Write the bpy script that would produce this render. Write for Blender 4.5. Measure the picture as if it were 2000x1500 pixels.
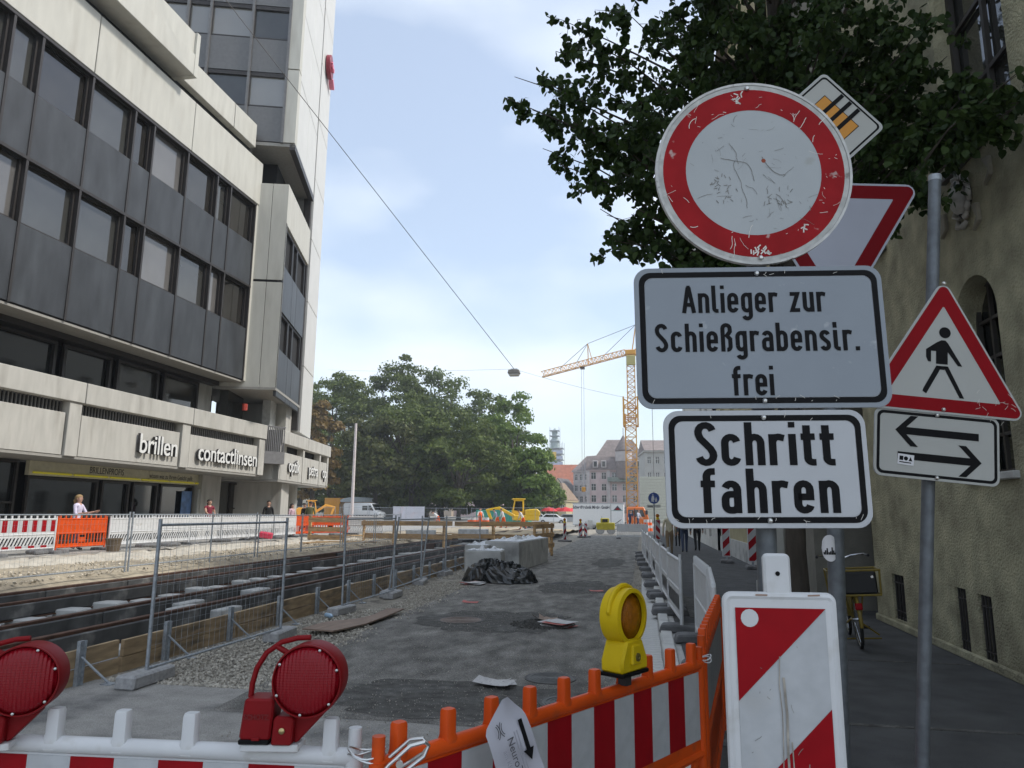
import bpy, bmesh, math, random
from math import sin, cos, pi, radians as R
from mathutils import Vector as V, Matrix, Euler, noise
import numpy as np
random.seed(7); rng = np.random.default_rng(7)
for o in list(bpy.data.objects): bpy.data.objects.remove(o)
sc = bpy.context.scene; COL = sc.collection

# ------------------------------------------------------------------ camera
F, H = 1400.0, 1.7                                   # focal length in photo pixels (2000 wide), eye height
_d = np.array([255/F, -253/F, -1.]); _d /= np.linalg.norm(_d)
_u = np.array([0.009, 1, 0.]); _u[2] = (_u[0]*_d[0]+_u[1]*_d[1])/(-_d[2]); _u /= np.linalg.norm(_u)
CM = np.stack([np.cross(_d, _u), _d, _u], 1)         # world -> camera
def ray(px, py): return CM.T @ np.array([(px-1000)/F, (750-py)/F, -1.])
def _hit(px, py, i, v):
    r = ray(px, py); o = np.array([0, 0, H]); t = (v-o[i])/r[i]; return V(o+r*t)
def GZ(px, py, z=0.): return _hit(px, py, 2, z)      # where a pixel's ray meets the level z
def AX(px, py, X): return _hit(px, py, 0, X)         # ... the wall plane x = X
def AY(px, py, Y): return _hit(px, py, 1, Y)         # ... the depth y = Y
cd = bpy.data.cameras.new('camera'); cam = bpy.data.objects.new('camera', cd); COL.objects.link(cam)
m4 = Matrix.Identity(4)
for i in range(3):
    for j in range(3): m4[i][j] = CM.T[i][j]
m4.translation = (0, 0, H); cam.matrix_world = m4
cd.sensor_width = 36; cd.lens = F/2000*36; cd.clip_start = .05; cd.clip_end = 3000
sc.camera = cam; sc.render.resolution_x = 1024; sc.render.resolution_y = 768

# ------------------------------------------------------------------ sky and sun
SUN_EL, SUN_AZ = R(50), R(84)                        # azimuth clockwise from +Y: from the right
w = bpy.data.worlds.new('World'); sc.world = w; w.use_nodes = True
nt = w.node_tree; N = nt.nodes; L = nt.links; N.clear()
out = N.new('ShaderNodeOutputWorld'); bg = N.new('ShaderNodeBackground'); bg.inputs[1].default_value = .125
sky = N.new('ShaderNodeTexSky'); sky.sky_type = 'NISHITA'; sky.sun_disc = False
sky.sun_elevation = SUN_EL; sky.sun_rotation = SUN_AZ; sky.air_density = 1.1; sky.dust_density = 1.6; sky.ozone_density = 1.1
tc = N.new('ShaderNodeTexCoord'); mp = N.new('ShaderNodeMapping'); mp.inputs['Scale'].default_value = (1.5, 1.5, 3.4)
mp.inputs['Location'].default_value = (.35, .1, .3)
nz = N.new('ShaderNodeTexNoise'); nz.inputs['Scale'].default_value = 1.7; nz.inputs['Detail'].default_value = 5; nz.inputs['Roughness'].default_value = .42
rp = N.new('ShaderNodeValToRGB'); rp.color_ramp.elements[0].position = .40; rp.color_ramp.elements[1].position = .66
rp.color_ramp.elements[0].color = (.3, .3, .3, 1); rp.color_ramp.elements[1].color = (.95, .95, .95, 1)
mx = N.new('ShaderNodeMixRGB'); mx.inputs[2].default_value = (5.1, 5.5, 5.95, 1)
L.new(tc.outputs['Generated'], mp.inputs[0]); L.new(mp.outputs[0], nz.inputs['Vector']); L.new(nz.outputs[0], rp.inputs[0])
L.new(rp.outputs[0], mx.inputs[0]); L.new(sky.outputs[0], mx.inputs[1]); L.new(mx.outputs[0], bg.inputs[0]); L.new(bg.outputs[0], out.inputs[0])
sd = bpy.data.lights.new('sun', 'SUN'); sd.energy = 2.0; sd.angle = R(6.0); sd.color = (1, .95, .87)
so = bpy.data.objects.new('sun', sd); COL.objects.link(so)
sv = V((sin(SUN_AZ)*cos(SUN_EL), cos(SUN_AZ)*cos(SUN_EL), sin(SUN_EL))); so.rotation_euler = sv.to_track_quat('Z', 'Y').to_euler()
so.location = (30, 30, 60)
sc.view_settings.view_transform = 'Standard'; sc.view_settings.look = 'None'; sc.view_settings.gamma = 1
sc.view_settings.use_curve_mapping = False; sc.view_settings.exposure = 0.84

# ------------------------------------------------------------------ helpers
class MB:
    def __init__(s): s.v = []; s.f = []; s.mi = []; s.T = None; s.m = 0
    def add(s, vs, fs):
        b = len(s.v)
        s.v += [tuple(s.T @ V(p)) for p in vs] if s.T is not None else [tuple(p) for p in vs]
        s.f += [tuple(i+b for i in f) for f in fs]; s.mi += [s.m]*len(fs); return s
    def box(s, x0, x1, y0, y1, z0, z1):
        return s.add([(x0,y0,z0),(x1,y0,z0),(x1,y1,z0),(x0,y1,z0),(x0,y0,z1),(x1,y0,z1),(x1,y1,z1),(x0,y1,z1)],
              [(3,2,1,0),(4,5,6,7),(0,1,5,4),(1,2,6,5),(2,3,7,6),(3,0,4,7)])
    def obox(s, c, size, rot=(0,0,0)):
        m = Matrix.Translation(c) @ Euler(rot).to_matrix().to_4x4(); h = [a/2 for a in size]
        vs = [m @ V((sx*h[0], sy*h[1], sz*h[2])) for sz in (-1,1) for sx, sy in ((-1,-1),(1,-1),(1,1),(-1,1))]
        return s.add(vs, [(3,2,1,0),(4,5,6,7),(0,1,5,4),(1,2,6,5),(2,3,7,6),(3,0,4,7)])
    def bar(s, a, b, wd, ht=None, up=(0,0,1)):               # square bar from a to b
        a, b = V(a), V(b); ht = ht or wd; d = (b-a).normalized(); up = V(up)
        if abs(d.dot(up)) > .98: up = V((1,0,0))
        x = d.cross(up).normalized(); y = x.cross(d).normalized(); vs = []
        for p in (a, b):
            for sx, sy in ((-1,-1),(1,-1),(1,1),(-1,1)): vs.append(p+x*sx*wd/2+y*sy*ht/2)
        return s.add(vs, [(0,1,2,3),(7,6,5,4),(4,5,1,0),(5,6,2,1),(6,7,3,2),(7,4,0,3)])
    def tube(s, pts, r, n=8, closed=False, cap=True):
        pts = [V(p) for p in pts]; k = len(pts); rs = r if isinstance(r, (list, tuple)) else [r]*k
        vs = []; up = V((0,0,1))
        for i, p in enumerate(pts):
            a = pts[i-1] if (i or closed) else p; b = pts[(i+1) % k] if (i < k-1 or closed) else p
            d = (b-a).normalized()
            u = up if abs(d.dot(up)) < .95 else V((1,0,0))
            x = d.cross(u).normalized(); y = x.cross(d).normalized()
            if i and not closed or i:
                if x.dot(px) < 0 and abs(x.dot(px)) > .5: x, y = -x, -y
            px = x
            for j in range(n): t = 2*pi*j/n; vs.append(p+x*cos(t)*rs[i]+y*sin(t)*rs[i])
        fs = []
        for i in range(k if closed else k-1):
            for j in range(n):
                a, b = i*n, ((i+1) % k)*n; fs.append((a+j, b+j, b+(j+1) % n, a+(j+1) % n))
        if cap and not closed: fs += [tuple(range(n)), tuple(range((k-1)*n, k*n))[::-1]]
        return s.add(vs, fs)
    def cyl(s, a, b, r, r2=None, n=16): return s.tube([a, b], [r, r if r2 is None else r2], n)
    def lathe(s, prof, n=24, o=(0,0,0), axis='z'):
        cap = prof[0] != prof[-1]
        o = V(o); vs = []; k = len(prof)
        for r, h in prof:
            for j in range(n):
                t = 2*pi*j/n; c, q = r*cos(t), r*sin(t)
                vs.append(o+V({'z':(c,q,h), 'y':(c,h,q), 'x':(h,c,q)}[axis]))
        fs = [(i*n+j, i*n+(j+1) % n, (i+1)*n+(j+1) % n, (i+1)*n+j) for i in range(k-1) for j in range(n)]
        if prof[0][0] > 1e-6 and cap: fs.append(tuple(range(n))[::-1])
        if prof[-1][0] > 1e-6 and cap: fs.append(tuple(range((k-1)*n, k*n)))
        return s.add(vs, fs)
    def prism(s, poly, d0, d1, plane='xz'):                  # polygon in a plane, extruded along the third axis
        n = len(poly); mk = {'xz': lambda p, d: (p[0], d, p[1]), 'xy': lambda p, d: (p[0], p[1], d), 'yz': lambda p, d: (d, p[0], p[1])}[plane]
        vs = [mk(p, d0) for p in poly]+[mk(p, d1) for p in poly]
        return s.add(vs, [tuple(range(n)), tuple(range(n, 2*n))[::-1]]+[(i, i+n, (i+1) % n+n, (i+1) % n) for i in range(n)])
    def poly(s, pts): return s.add(pts, [tuple(range(len(pts)))])
    def grid(s, fn, nu, nv):
        vs = [fn(i/nu, j/nv) for i in range(nu+1) for j in range(nv+1)]
        return s.add(vs, [(i*(nv+1)+j, (i+1)*(nv+1)+j, (i+1)*(nv+1)+j+1, i*(nv+1)+j+1) for i in range(nu) for j in range(nv)])
    def mesh(s, name, mats, bev=0, smooth=False, seg=1):
        me = bpy.data.meshes.new(name); me.from_pydata(s.v, [], s.f)
        for m in (mats if isinstance(mats, (list, tuple)) else [mats]): me.materials.append(m)
        if any(s.mi): me.polygons.foreach_set('material_index', s.mi)
        bm = bmesh.new(); bm.from_mesh(me); bmesh.ops.recalc_face_normals(bm, faces=bm.faces)
        if bev:
            es = [e for e in bm.edges if len(e.link_faces) == 2 and e.calc_face_angle(0) > .5]
            bmesh.ops.bevel(bm, geom=es, offset=bev, segments=seg, profile=.6, affect='EDGES', clamp_overlap=True)
        bm.to_mesh(me); bm.free()
        if smooth:
            me.polygons.foreach_set('use_smooth', [True]*len(me.polygons))
            if smooth != 'all' and hasattr(me, 'set_sharp_from_angle'): me.set_sharp_from_angle(angle=R(38))
        me.update(); return me
    def build(s, name, mats, parent=None, bev=0, smooth=False, loc=None, rot=None, seg=1):
        return put(name, s.mesh(name, mats, bev, smooth, seg), parent, loc, rot)
def put(name, me, parent=None, loc=None, rot=None):
    o = bpy.data.objects.new(name, me); COL.objects.link(o)
    if parent: o.parent = parent
    if loc is not None: o.location = loc
    if rot is not None: o.rotation_euler = rot
    return o
def tag(o, label, cat, group=None, kind=None):
    if label: o['label'] = label
    if cat: o['category'] = cat
    if group: o['group'] = group
    if kind: o['kind'] = kind
    return o
def thing(name, label, cat, loc=(0,0,0), rz=0, group=None, rot=None):
    o = put(name, None, None, loc, rot or (0, 0, rz)); o.empty_display_size = .2; return tag(o, label, cat, group)
def struct(o): o['kind'] = 'structure'; return o
KIDS = {}
def kids(o): return [c for c in bpy.data.objects if c.parent == o]
def copy_tree(o, parent=None, tree=None):
    tree = tree or {}
    c = o.copy(); COL.objects.link(c); c.parent = parent
    for ch in TREE.get(o, kids(o)): copy_tree(ch, c)
    return c
TREE = {}
def dup(o, loc, rz=0, label=None, rot=None):
    if o not in TREE:
        TREE[o] = kids(o)
        for c in TREE[o]: TREE[c] = kids(c)
    c = copy_tree(o); c.location = loc; c.rotation_euler = rot or (0, 0, rz)
    if label: c['label'] = label
    return c

# ------------------------------------------------------------------ materials
MT = {}
def M(name, col, rough=.6, metal=0., var=.12, scale=6., bump=0., bscale=60., spec=.5, col2=None, c2scale=2., c2lo=.5, c2hi=.7, stretch=None, coat=0, ior=None, trans=0, alpha=1, speck=0, bdist=.02):
    if name in MT: return MT[name]
    m = bpy.data.materials.new(name); m.use_nodes = True; t = m.node_tree; n = t.nodes; l = t.links; b = n['Principled BSDF']
    b.inputs['Roughness'].default_value = rough; b.inputs['Metallic'].default_value = metal
    b.inputs['Specular IOR Level'].default_value = spec
    if coat: b.inputs['Coat Weight'].default_value = coat
    if ior: b.inputs['IOR'].default_value = ior
    if trans: b.inputs['Transmission Weight'].default_value = trans
    if alpha < 1: b.inputs['Alpha'].default_value = alpha
    co = n.new('ShaderNodeTexCoord'); mpn = n.new('ShaderNodeMapping'); l.new(co.outputs['Object'], mpn.inputs[0])
    if stretch: mpn.inputs['Scale'].default_value = stretch
    vec = mpn.outputs[0]; cur = None
    def noi(s, det=4):
        q = n.new('ShaderNodeTexNoise'); q.inputs['Scale'].default_value = s; q.inputs['Detail'].default_value = det; l.new(vec, q.inputs['Vector']); return q
    rgb = n.new('ShaderNodeRGB'); rgb.outputs[0].default_value = (*col, 1); cur = rgb.outputs[0]
    if col2:
        q = noi(c2scale, 6); rmp = n.new('ShaderNodeMapRange'); rmp.inputs[1].default_value = c2lo; rmp.inputs[2].default_value = c2hi
        l.new(q.outputs[0], rmp.inputs[0]); x = n.new('ShaderNodeMixRGB'); x.inputs[2].default_value = (*col2, 1)
        l.new(rmp.outputs[0], x.inputs[0]); l.new(cur, x.inputs[1]); cur = x.outputs[0]
    if var:
        q = noi(scale, 5); rmp = n.new('ShaderNodeMapRange'); rmp.inputs[1].default_value = .3; rmp.inputs[2].default_value = .7
        rmp.inputs[3].default_value = 1-var; rmp.inputs[4].default_value = 1+var; l.new(q.outputs[0], rmp.inputs[0])
        hs = n.new('ShaderNodeHueSaturation'); l.new(rmp.outputs[0], hs.inputs['Value']); l.new(cur, hs.inputs['Color']); cur = hs.outputs[0]
    if speck:
        q = noi(150, 3); rmp = n.new('ShaderNodeMapRange'); rmp.inputs[1].default_value = .35; rmp.inputs[2].default_value = .68; rmp.inputs[3].default_value = 1-speck; rmp.inputs[4].default_value = 1+speck; l.new(q.outputs[0], rmp.inputs[0])
        hs = n.new('ShaderNodeHueSaturation'); l.new(rmp.outputs[0], hs.inputs['Value']); l.new(cur, hs.inputs['Color']); cur = hs.outputs[0]
    l.new(cur, b.inputs['Base Color'])
    if bump:
        q = noi(bscale, 6); bp = n.new('ShaderNodeBump'); bp.inputs['Strength'].default_value = bump; bp.inputs['Distance'].default_value = bdist
        l.new(q.outputs[0], bp.inputs['Height']); l.new(bp.outputs[0], b.inputs['Normal'])
    MT[name] = m; return m
asph = M('asphalt_road', (.185,.178,.165), .95, spec=.2, var=.4, scale=3.2, bump=.8, bscale=90, col2=(.27,.262,.24), c2scale=1.5, c2lo=.36, c2hi=.74, stretch=(1.3,.6,1), speck=.6)
asph_new = M('asphalt_fresh', (.115,.112,.104), .92, spec=.2, var=.35, scale=9, bump=.8, bscale=120, col2=(.16,.158,.15), c2scale=2.2, c2lo=.48, c2hi=.68, speck=.5)
asph_old = M('asphalt_old', (.33,.32,.3), .92, spec=.2, speck=.3, var=.14, scale=5, bump=.4, bscale=140, col2=(.12,.12,.12), c2scale=1.3)
asph_walk = M('asphalt_pavement', (.068,.069,.071), .88, speck=.4, var=.3, scale=3, bump=.5, bscale=110, col2=(.075,.075,.075), c2scale=1.1)
gravel_m = M('gravel_bed', (.3,.275,.23), .95, var=.4, scale=30, bump=1, bscale=60, col2=(.1,.09,.075), c2scale=3)
stone_m = M('pebble', (.42,.39,.335), .9, var=.45, scale=14)
sand_m = M('sand', (.36,.31,.23), .95, var=.22, scale=4, bump=.8, bscale=18, col2=(.22,.19,.145), c2scale=1.2)
sand_far = M('sand_far', (.34,.27,.17), .95, var=.2, scale=.8, bump=.5, bscale=6, col2=(.2,.18,.15), c2scale=.25)
pave_m = M('pavement_slabs', (.3,.29,.27), .85, var=.15, scale=2)
conc = M('concrete', (.48,.48,.465), .85, var=.16, scale=3, bump=.25, bscale=50, col2=(.26,.26,.25), c2scale=1.4, c2lo=.55)
conc_lt = M('concrete_light', (.55,.55,.53), .85, var=.14, scale=5, bump=.2, bscale=60)
kerb_m = M('kerb_granite', (.34,.34,.34), .8, var=.2, scale=25, bump=.2, bscale=120)
steel_rust = M('rail_rust', (.12,.065,.045), .6, .5, var=.3, scale=8)
rail_side = M('rail_casing', (.075,.075,.074), .75, var=.4, scale=3, col2=(.18,.175,.165), c2scale=2.5, c2lo=.6)
galv = M('galvanised_steel', (.36,.39,.42), .5, .35, var=.2, scale=18, col2=(.27,.3,.33), c2scale=30)
galv_dk = M('galvanised_dull', (.14,.155,.17), .55, .4, var=.2, scale=25)
wood = M('timber', (.48,.31,.15), .8, var=.25, scale=5, bump=.3, bscale=30, stretch=(1,1,8), col2=(.2,.13,.075), c2scale=1.5)
plankm = M('formwork_plank', (.36,.26,.15), .8, var=.28, scale=3, bump=.3, bscale=30, stretch=(1,1,6), col2=(.15,.115,.075), c2scale=1.2)
plyw = M('plywood', (.38,.24,.12), .7, var=.2, scale=3)
wplast = M('white_plastic', (.6,.61,.62), .5, spec=.3, var=.07, scale=5, col2=(.38,.36,.31), c2scale=7, c2lo=.58, c2hi=.8)
oplast = M('orange_plastic', (.63,.075,.006), .5, spec=.25, var=.14, scale=6, col2=(.3,.075,.03), c2scale=8, c2lo=.56, c2hi=.78)
foil_r = M('red_foil', (.29,.004,.009), .55, spec=.15, var=.1, scale=14)
foil_w = M('white_foil', (.45,.465,.48), .55, spec=.2, var=.08, scale=20, col2=(.38,.37,.35), c2scale=5, c2lo=.55, c2hi=.75)
rubber = M('black_rubber', (.03,.03,.032), .7, var=.3, scale=10)
rubber_g = M('grey_rubber_foot', (.12,.12,.122), .8, var=.3, scale=8)
blackm = M('black_paint', (.006,.006,.007), .6, var=0, spec=.15)
signw = M('sign_white', (.27,.3,.335), .5, spec=.2, var=.05, scale=3, col2=(.5,.52,.54), c2scale=16, c2lo=.66, c2hi=.8)
signw2 = M('sign_white_warm', (.45,.455,.43), .5, spec=.2, var=.05, scale=3)
signr = M('sign_red', (.26,.004,.009), .55, spec=.12, var=.08, scale=10)
signr_old = M('sign_red_worn', (.29,.012,.015), .6, spec=.12, var=.15, scale=9, col2=(.45,.3,.28), c2scale=22, c2lo=.66, c2hi=.72)
signy = M('sign_yellow', (.6,.25,.015), .4, var=.04)
alu = M('aluminium_edge', (.5,.52,.54), .45, .3, var=.15, scale=30)
screw_m = M('zinc_screw', (.6,.6,.58), .3, .9, var=.1)
cream = M('facade_cream', (.48,.47,.42), .7, var=.07, scale=2.2, bump=.05, bscale=30, stretch=(1.6,1.6,.3), col2=(.41,.39,.34), c2scale=1.5, c2lo=.54, c2hi=.8)
creamd = M('fascia_concrete', (.44,.43,.395), .8, var=.1, scale=2.6, bump=.1, bscale=60, stretch=(1.6,1.6,.35), col2=(.31,.295,.26), c2scale=1.6, c2lo=.54, c2hi=.8)
darkp = M('cladding_charcoal', (.036,.04,.046), .5, stretch=(1,1,.3), var=.3, scale=2.2, bump=.03, bscale=200, col2=(.055,.062,.07), c2scale=.7, c2lo=.5, c2hi=.75)
brnz = M('bronze_frame', (.045,.04,.038), .45, .4, var=.1)
soff = M('soffit', (.3,.29,.265), .8, var=.08)
dark_in = M('interior_dark', (.012,.012,.013), .9, var=0)
glass = M('window_glass', (.05,.05,.046), .04, var=.3, scale=.5, spec=.7, ior=1.6)
glass_b = M('window_blind', (.2,.19,.165), .12, var=.1, scale=.4, spec=1., ior=1.7)
shopg = M('shop_glass', (.012,.014,.014), .05, var=.4, scale=1.5, spec=.8, ior=1.6)
towerp = M('tower_panel', (.55,.545,.52), .55, var=.04, scale=1)

# ------------------------------------------------------------------ lettering
def text_mesh(s, size, depth=.002, bold=0, space=1., sx=1.):
    cu = bpy.data.curves.new('lettering', 'FONT'); cu.body = s; cu.size = size; cu.extrude = depth/2; cu.offset = bold
    cu.space_character = space; cu.align_x = 'CENTER'; cu.align_y = 'CENTER'
    o = bpy.data.objects.new('lettering', cu); COL.objects.link(o)
    dg = bpy.context.evaluated_depsgraph_get(); me = bpy.data.meshes.new_from_object(o.evaluated_get(dg))
    bpy.data.objects.remove(o); me.transform(Matrix.Scale(sx, 4, (1,0,0))); me.transform(Matrix.Rotation(pi/2, 4, 'X')); return me
def text(s, size, mat, parent, loc, depth=.002, bold=0, space=1., sx=1., name='lettering', rot=None):
    me = text_mesh(s, size, depth, bold, space, sx); me.materials.clear(); me.materials.append(mat)
    return put(name, me, parent, loc, rot)
def arc(cx, cy, rx, ry, a0, a1, n=8): return [(cx+rx*cos(R(a0+(a1-a0)*i/n)), cy+ry*sin(R(a0+(a1-a0)*i/n))) for i in range(n+1)]
SW = .13; hw = SW/2
def din():                                            # narrow road-sign letters as stroke centre lines, cap height 1
    l, r, t, b = hw, .37-hw, .72-hw, hw; mx = (l+r)/2; rx = (r-l)/2; ry = .14; G = {}
    bowl = arc(mx, b+ry, rx, ry, 180, 360) + arc(mx, t-ry, rx, ry, 0, 180)
    arch = [(l, t-ry-.03)] + arc(mx, t-ry, rx, ry, 180, 0) + [(r, 0)]
    G['n'] = (.37, [[(l,0),(l,.72)], arch], []); G['h'] = (.37, [[(l,0),(l,1)], arch], [])
    G['u'] = (.37, [[(r,0),(r,.72)], [(l,.72)]+arc(mx, b+ry, rx, ry, 180, 360)], [])
    G['r'] = (.29, [[(l,0),(l,.72)], [(l, t-ry-.03)]+arc(mx, t-ry, rx, ry, 180, 62)+[(.30, t-.03)]], [])
    G['l'] = (.2, [[(l,1)]+arc(l+.1, b+.1, .1, .1, 180, 270)+[(.21, b)]], [])
    G['i'] = (.13, [[(l,0),(l,.72)]], [(0,.87,.13,1)])
    G['j'] = (.2, [[(l,.72)]+arc(l+.1, b+.1, .1, .1, 180, 270)+[(.21, b)]], [(0,.8,.13,1)])   # worn t without its bar
    G['t'] = (.27, [[(.12,.92)]+arc(.12+.1, b+.1, .1, .1, 180, 270)+[(.28, b)], [(0,t),(.28,t)]], [])
    G['f'] = (.28, [[(.12,0)]+[(.12,.8)]+arc(.12+.1, 1-hw-.12, .1, .12, 180, 90)+[(.29, 1-hw)], [(0,t),(.28,t)]], [])
    G['e'] = (.37, [[(l,.36),(r,.36),(r, t-ry)]+arc(mx, t-ry, rx, ry, 0, 180)+arc(mx, b+ry, rx, ry, 180, 345)], [])
    G['c'] = (.37, [arc(mx, t-ry, rx, ry, 12, 180)+arc(mx, b+ry, rx, ry, 180, 348)], [])
    G['g'] = (.37, [bowl+[(l, b+ry)], [(r,.72), (r,-.1)]+arc(mx, -.1, rx, .12, 0, -165)], [])
    G['b'] = (.37, [bowl+[(l, b+ry)], [(l,0),(l,1)]], [])
    G['a'] = (.37, [[(r,0),(r,t-ry)]+arc(mx, t-ry, rx, ry, 0, 160), [(r,.42),(l+.1,.42)]+arc(l+.1,.42-.12,.1,.12,90,180)+arc(l+.1, b+.12,.1,.12,180,270)+[(mx, b)]+arc(mx+.03, b+.12, rx-.03, .12, 270, 360)], [])
    G['s'] = (.35, [arc(mx-.01, t-.12, rx-.01, .12, 15, 200)+[(l+.03,.45),(r-.04,.29)]+arc(mx-.01, b+.12, rx-.01, .12, 10, -165)], [])
    G['S'] = (.42, [arc(.21, 1-hw-.17, .145, .17, 15, 195)+[(.1,.63),(.3,.39)]+arc(.21, hw+.17, .145, .17, 20, -165)], [])
    G['A'] = (.46, [[(.06,0),(.215,.94)], [(.245,.94),(.4,0)], [(.12,.3),(.34,.3)], [(.17,.935),(.29,.935)]], [])
    G['z'] = (.35, [[(.02,t),(.275,t),(.075,b),(.335,b)]], [])
    G['ß'] = (.38, [[(l,0),(l,1-hw-.14)]+arc(mx, 1-hw-.13, rx, .13, 180, 0)+[(r,.7),(.2,.56),(r,.44),(r,b+.12)]+arc(mx+.03, b+.12, rx-.03, .12, 0, -90)+[(.19,b)]], [])
    G['.'] = (.14, [], [(0,0,.14,.14)]); return G
DIN = din()
def ribbon(mb, pts, wd, y, sx, sz, ox, oz):
    pts = [p for i, p in enumerate(pts) if i == 0 or (abs(p[0]-pts[i-1][0])+abs(p[1]-pts[i-1][1])) > 1e-4]
    k = len(pts); vs = []
    for i in range(k):
        def nd(a, b): d = (b[0]-a[0], b[1]-a[1]); q = math.hypot(*d); return (-d[1]/q, d[0]/q)
        n1 = nd(pts[i-1], pts[i]) if i else nd(pts[0], pts[1]); n2 = nd(pts[i], pts[i+1]) if i < k-1 else n1
        n = (n1[0]+n2[0], n1[1]+n2[1]); q = max(math.hypot(*n), .3); n = (n[0]/q, n[1]/q); c = max(n[0]*n1[0]+n[1]*n1[1], .35)
        for s in (1, -1): vs.append((ox+(pts[i][0]+s*n[0]*wd/2/c)*sx, y, oz+(pts[i][1]+s*n[1]*wd/2/c)*sz))
    mb.add(vs, [(2*i, 2*i+1, 2*i+3, 2*i+2) for i in range(k-1)])
def din_line(mb, s, x0, x1, base, cap, y, wide=1., sw=SW):
    n = [DIN[c][0] if c != ' ' else .22 for c in s]; sx = cap*wide
    gap = ((x1-x0)-sum(n)*sx)/(len(s)-1); x = x0
    for c, wd in zip(s, n):
        if c != ' ':
            _, st, bx = DIN[c]
            for ip, p in enumerate(st): ribbon(mb, p, sw, y-.00025*ip, sx, cap, x, base)
            for a, b, cc, d in bx: mb.add([(x+a*sx, y, base+b*cap), (x+cc*sx, y, base+b*cap), (x+cc*sx, y, base+d*cap), (x+a*sx, y, base+d*cap)], [(0,1,2,3)])
        x += wd*sx+gap
def rrect(w, h, r, n=6):
    o = []
    for cx, cz, a in ((w/2-r, h/2-r, 0), (-w/2+r, h/2-r, 90), (-w/2+r, -h/2+r, 180), (w/2-r, -h/2+r, 270)): o += arc(cx, cz, r, r, a, a+90, n)
    return o
def rpoly(pts, r, n=5):                               # polygon with rounded corners
    o = []; k = len(pts)
    for i in range(k):
        p, a, b = V(pts[i]), V(pts[i-1]), V(pts[(i+1) % k]); u, v = (a-p).normalized(), (b-p).normalized()
        ang = u.angle(v); d = r/math.tan(ang/2); c = p+(u+v).normalized()*(r/sin(ang/2)); q, e = p+u*d-c, p+v*d-c
        a0 = math.atan2(q.y, q.x); a1 = math.atan2(e.y, e.x); da = (a1-a0+pi) % (2*pi)-pi
        o += [(c.x+r*cos(a0+da*j/n), c.y+r*sin(a0+da*j/n)) for j in range(n+1)]
    return o
def plate(poly, y0, y1, name, mat, parent, bev=0): return MB().prism(poly, y0, y1).build(name, mat, parent, bev)
def ring(outer, inner, y, name, mat, parent):
    n = len(outer); mb = MB(); mb.add([(p[0], y, p[1]) for p in outer+inner], [(i, (i+1) % n, (i+1) % n+n, i+n) for i in range(n)]); return mb.build(name, mat, parent)
def screws(parent, pts, y, r=.008):
    for x, z in pts: MB().lathe([(r, 0), (r, -.003), (r*.6, -.007), (0, -.008)], 10, (x, y, z), 'y').build('screw', screw_m, parent, smooth=True)

# ------------------------------------------------------------------ setting: ground, road, pavements
def sheet(name, mat, x0, x1, y0, y1, z, nu=1, nv=1, amp=0, fs=.4):
    mb = MB(); mb.grid(lambda u, v: (x0+(x1-x0)*u, y0+(y1-y0)*v, z+(amp*noise.noise(V(((x0+(x1-x0)*u)*fs, (y0+(y1-y0)*v)*fs, 0))) if amp else 0)), nu, nv)
    return struct(mb.build(name, mat, None, smooth='all' if amp else False))
sheet('ground', M('ground_far', (.2,.19,.17), .95, var=.15, scale=.2), -700, 700, -60, 1500, -.06)
sheet('town_square', M('square_asphalt', (.26,.25,.225), .9, var=.2, scale=.3), -160, -5.6, 60, 260, .24)
def edge_x(y): return -3.7-.35*min(1, max(0, (y-6)/5))+.12*noise.noise(V((y*1.3, 3, 0)))+.05*noise.noise(V((y*5, 3, 0)))
mb = MB(); ys = [6+.4*i for i in range(260)]
for i in range(len(ys)-1):
    a, b = ys[i], ys[i+1]; mb.add([(edge_x(a), a, .004), (-.28+.06*noise.noise(V((a*2,0,0))), a, .004), (-.28+.06*noise.noise(V((b*2,0,0))), b, .004), (edge_x(b), b, .004)], [(0,1,2,3)])
road = struct(mb.build('road', asph))
mb = MB()                                             # older, lighter asphalt this side of the new surfacing
front = [(-5.4+i*.2, 6.05+.18*noise.noise(V((i*.35, 9, 0)))-(.0 if -5.4+i*.2 > -2.6 else -.75)) for i in range(29)]
mb.poly([(-14, -6, .002), (.1, -6, .002)]+[(x, y, .002) for x, y in reversed(front)]+[(-14, 6.2, .002)]); struct(mb.build('old_road', asph_old)); sheet('crossing', M('crossing_asphalt', (.24,.235,.225), .9, var=.15, scale=1), -60, 60, -60, -2.2, .012)
sheet('verge', gravel_m, -5.6, .1, 5.5, 110, -.006)
sheet('pavement', asph_walk, .44, 5.2, -2, 95, .1, 1, 1)
g = struct(MB().box(-.06, .2, -6, 95, -.04, .004).build('gutter', conc))
sett = MB().box(-.125, .125, -.07, .07, 0, .018).mesh('gutter_stone', conc_lt, .008)
for i in range(230): put('gutter_stone', sett, g, (.07+random.uniform(-.006,.006), 4+i*.155, .002+random.uniform(-.002,.002)), (0,0,random.uniform(-.03,.03)))
k = struct(MB().box(.2, .44, -6, 95, -.04, .085).build('kerb', conc))
ks = MB().box(-.075, .075, -.49, .49, 0, .125).mesh('kerb_stone', conc_lt, .012)
for i in range(62): put('kerb_stone', ks, k, (.28+random.uniform(-.004,.004), 3+i*1.0, .0), (0,0,0))
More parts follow.
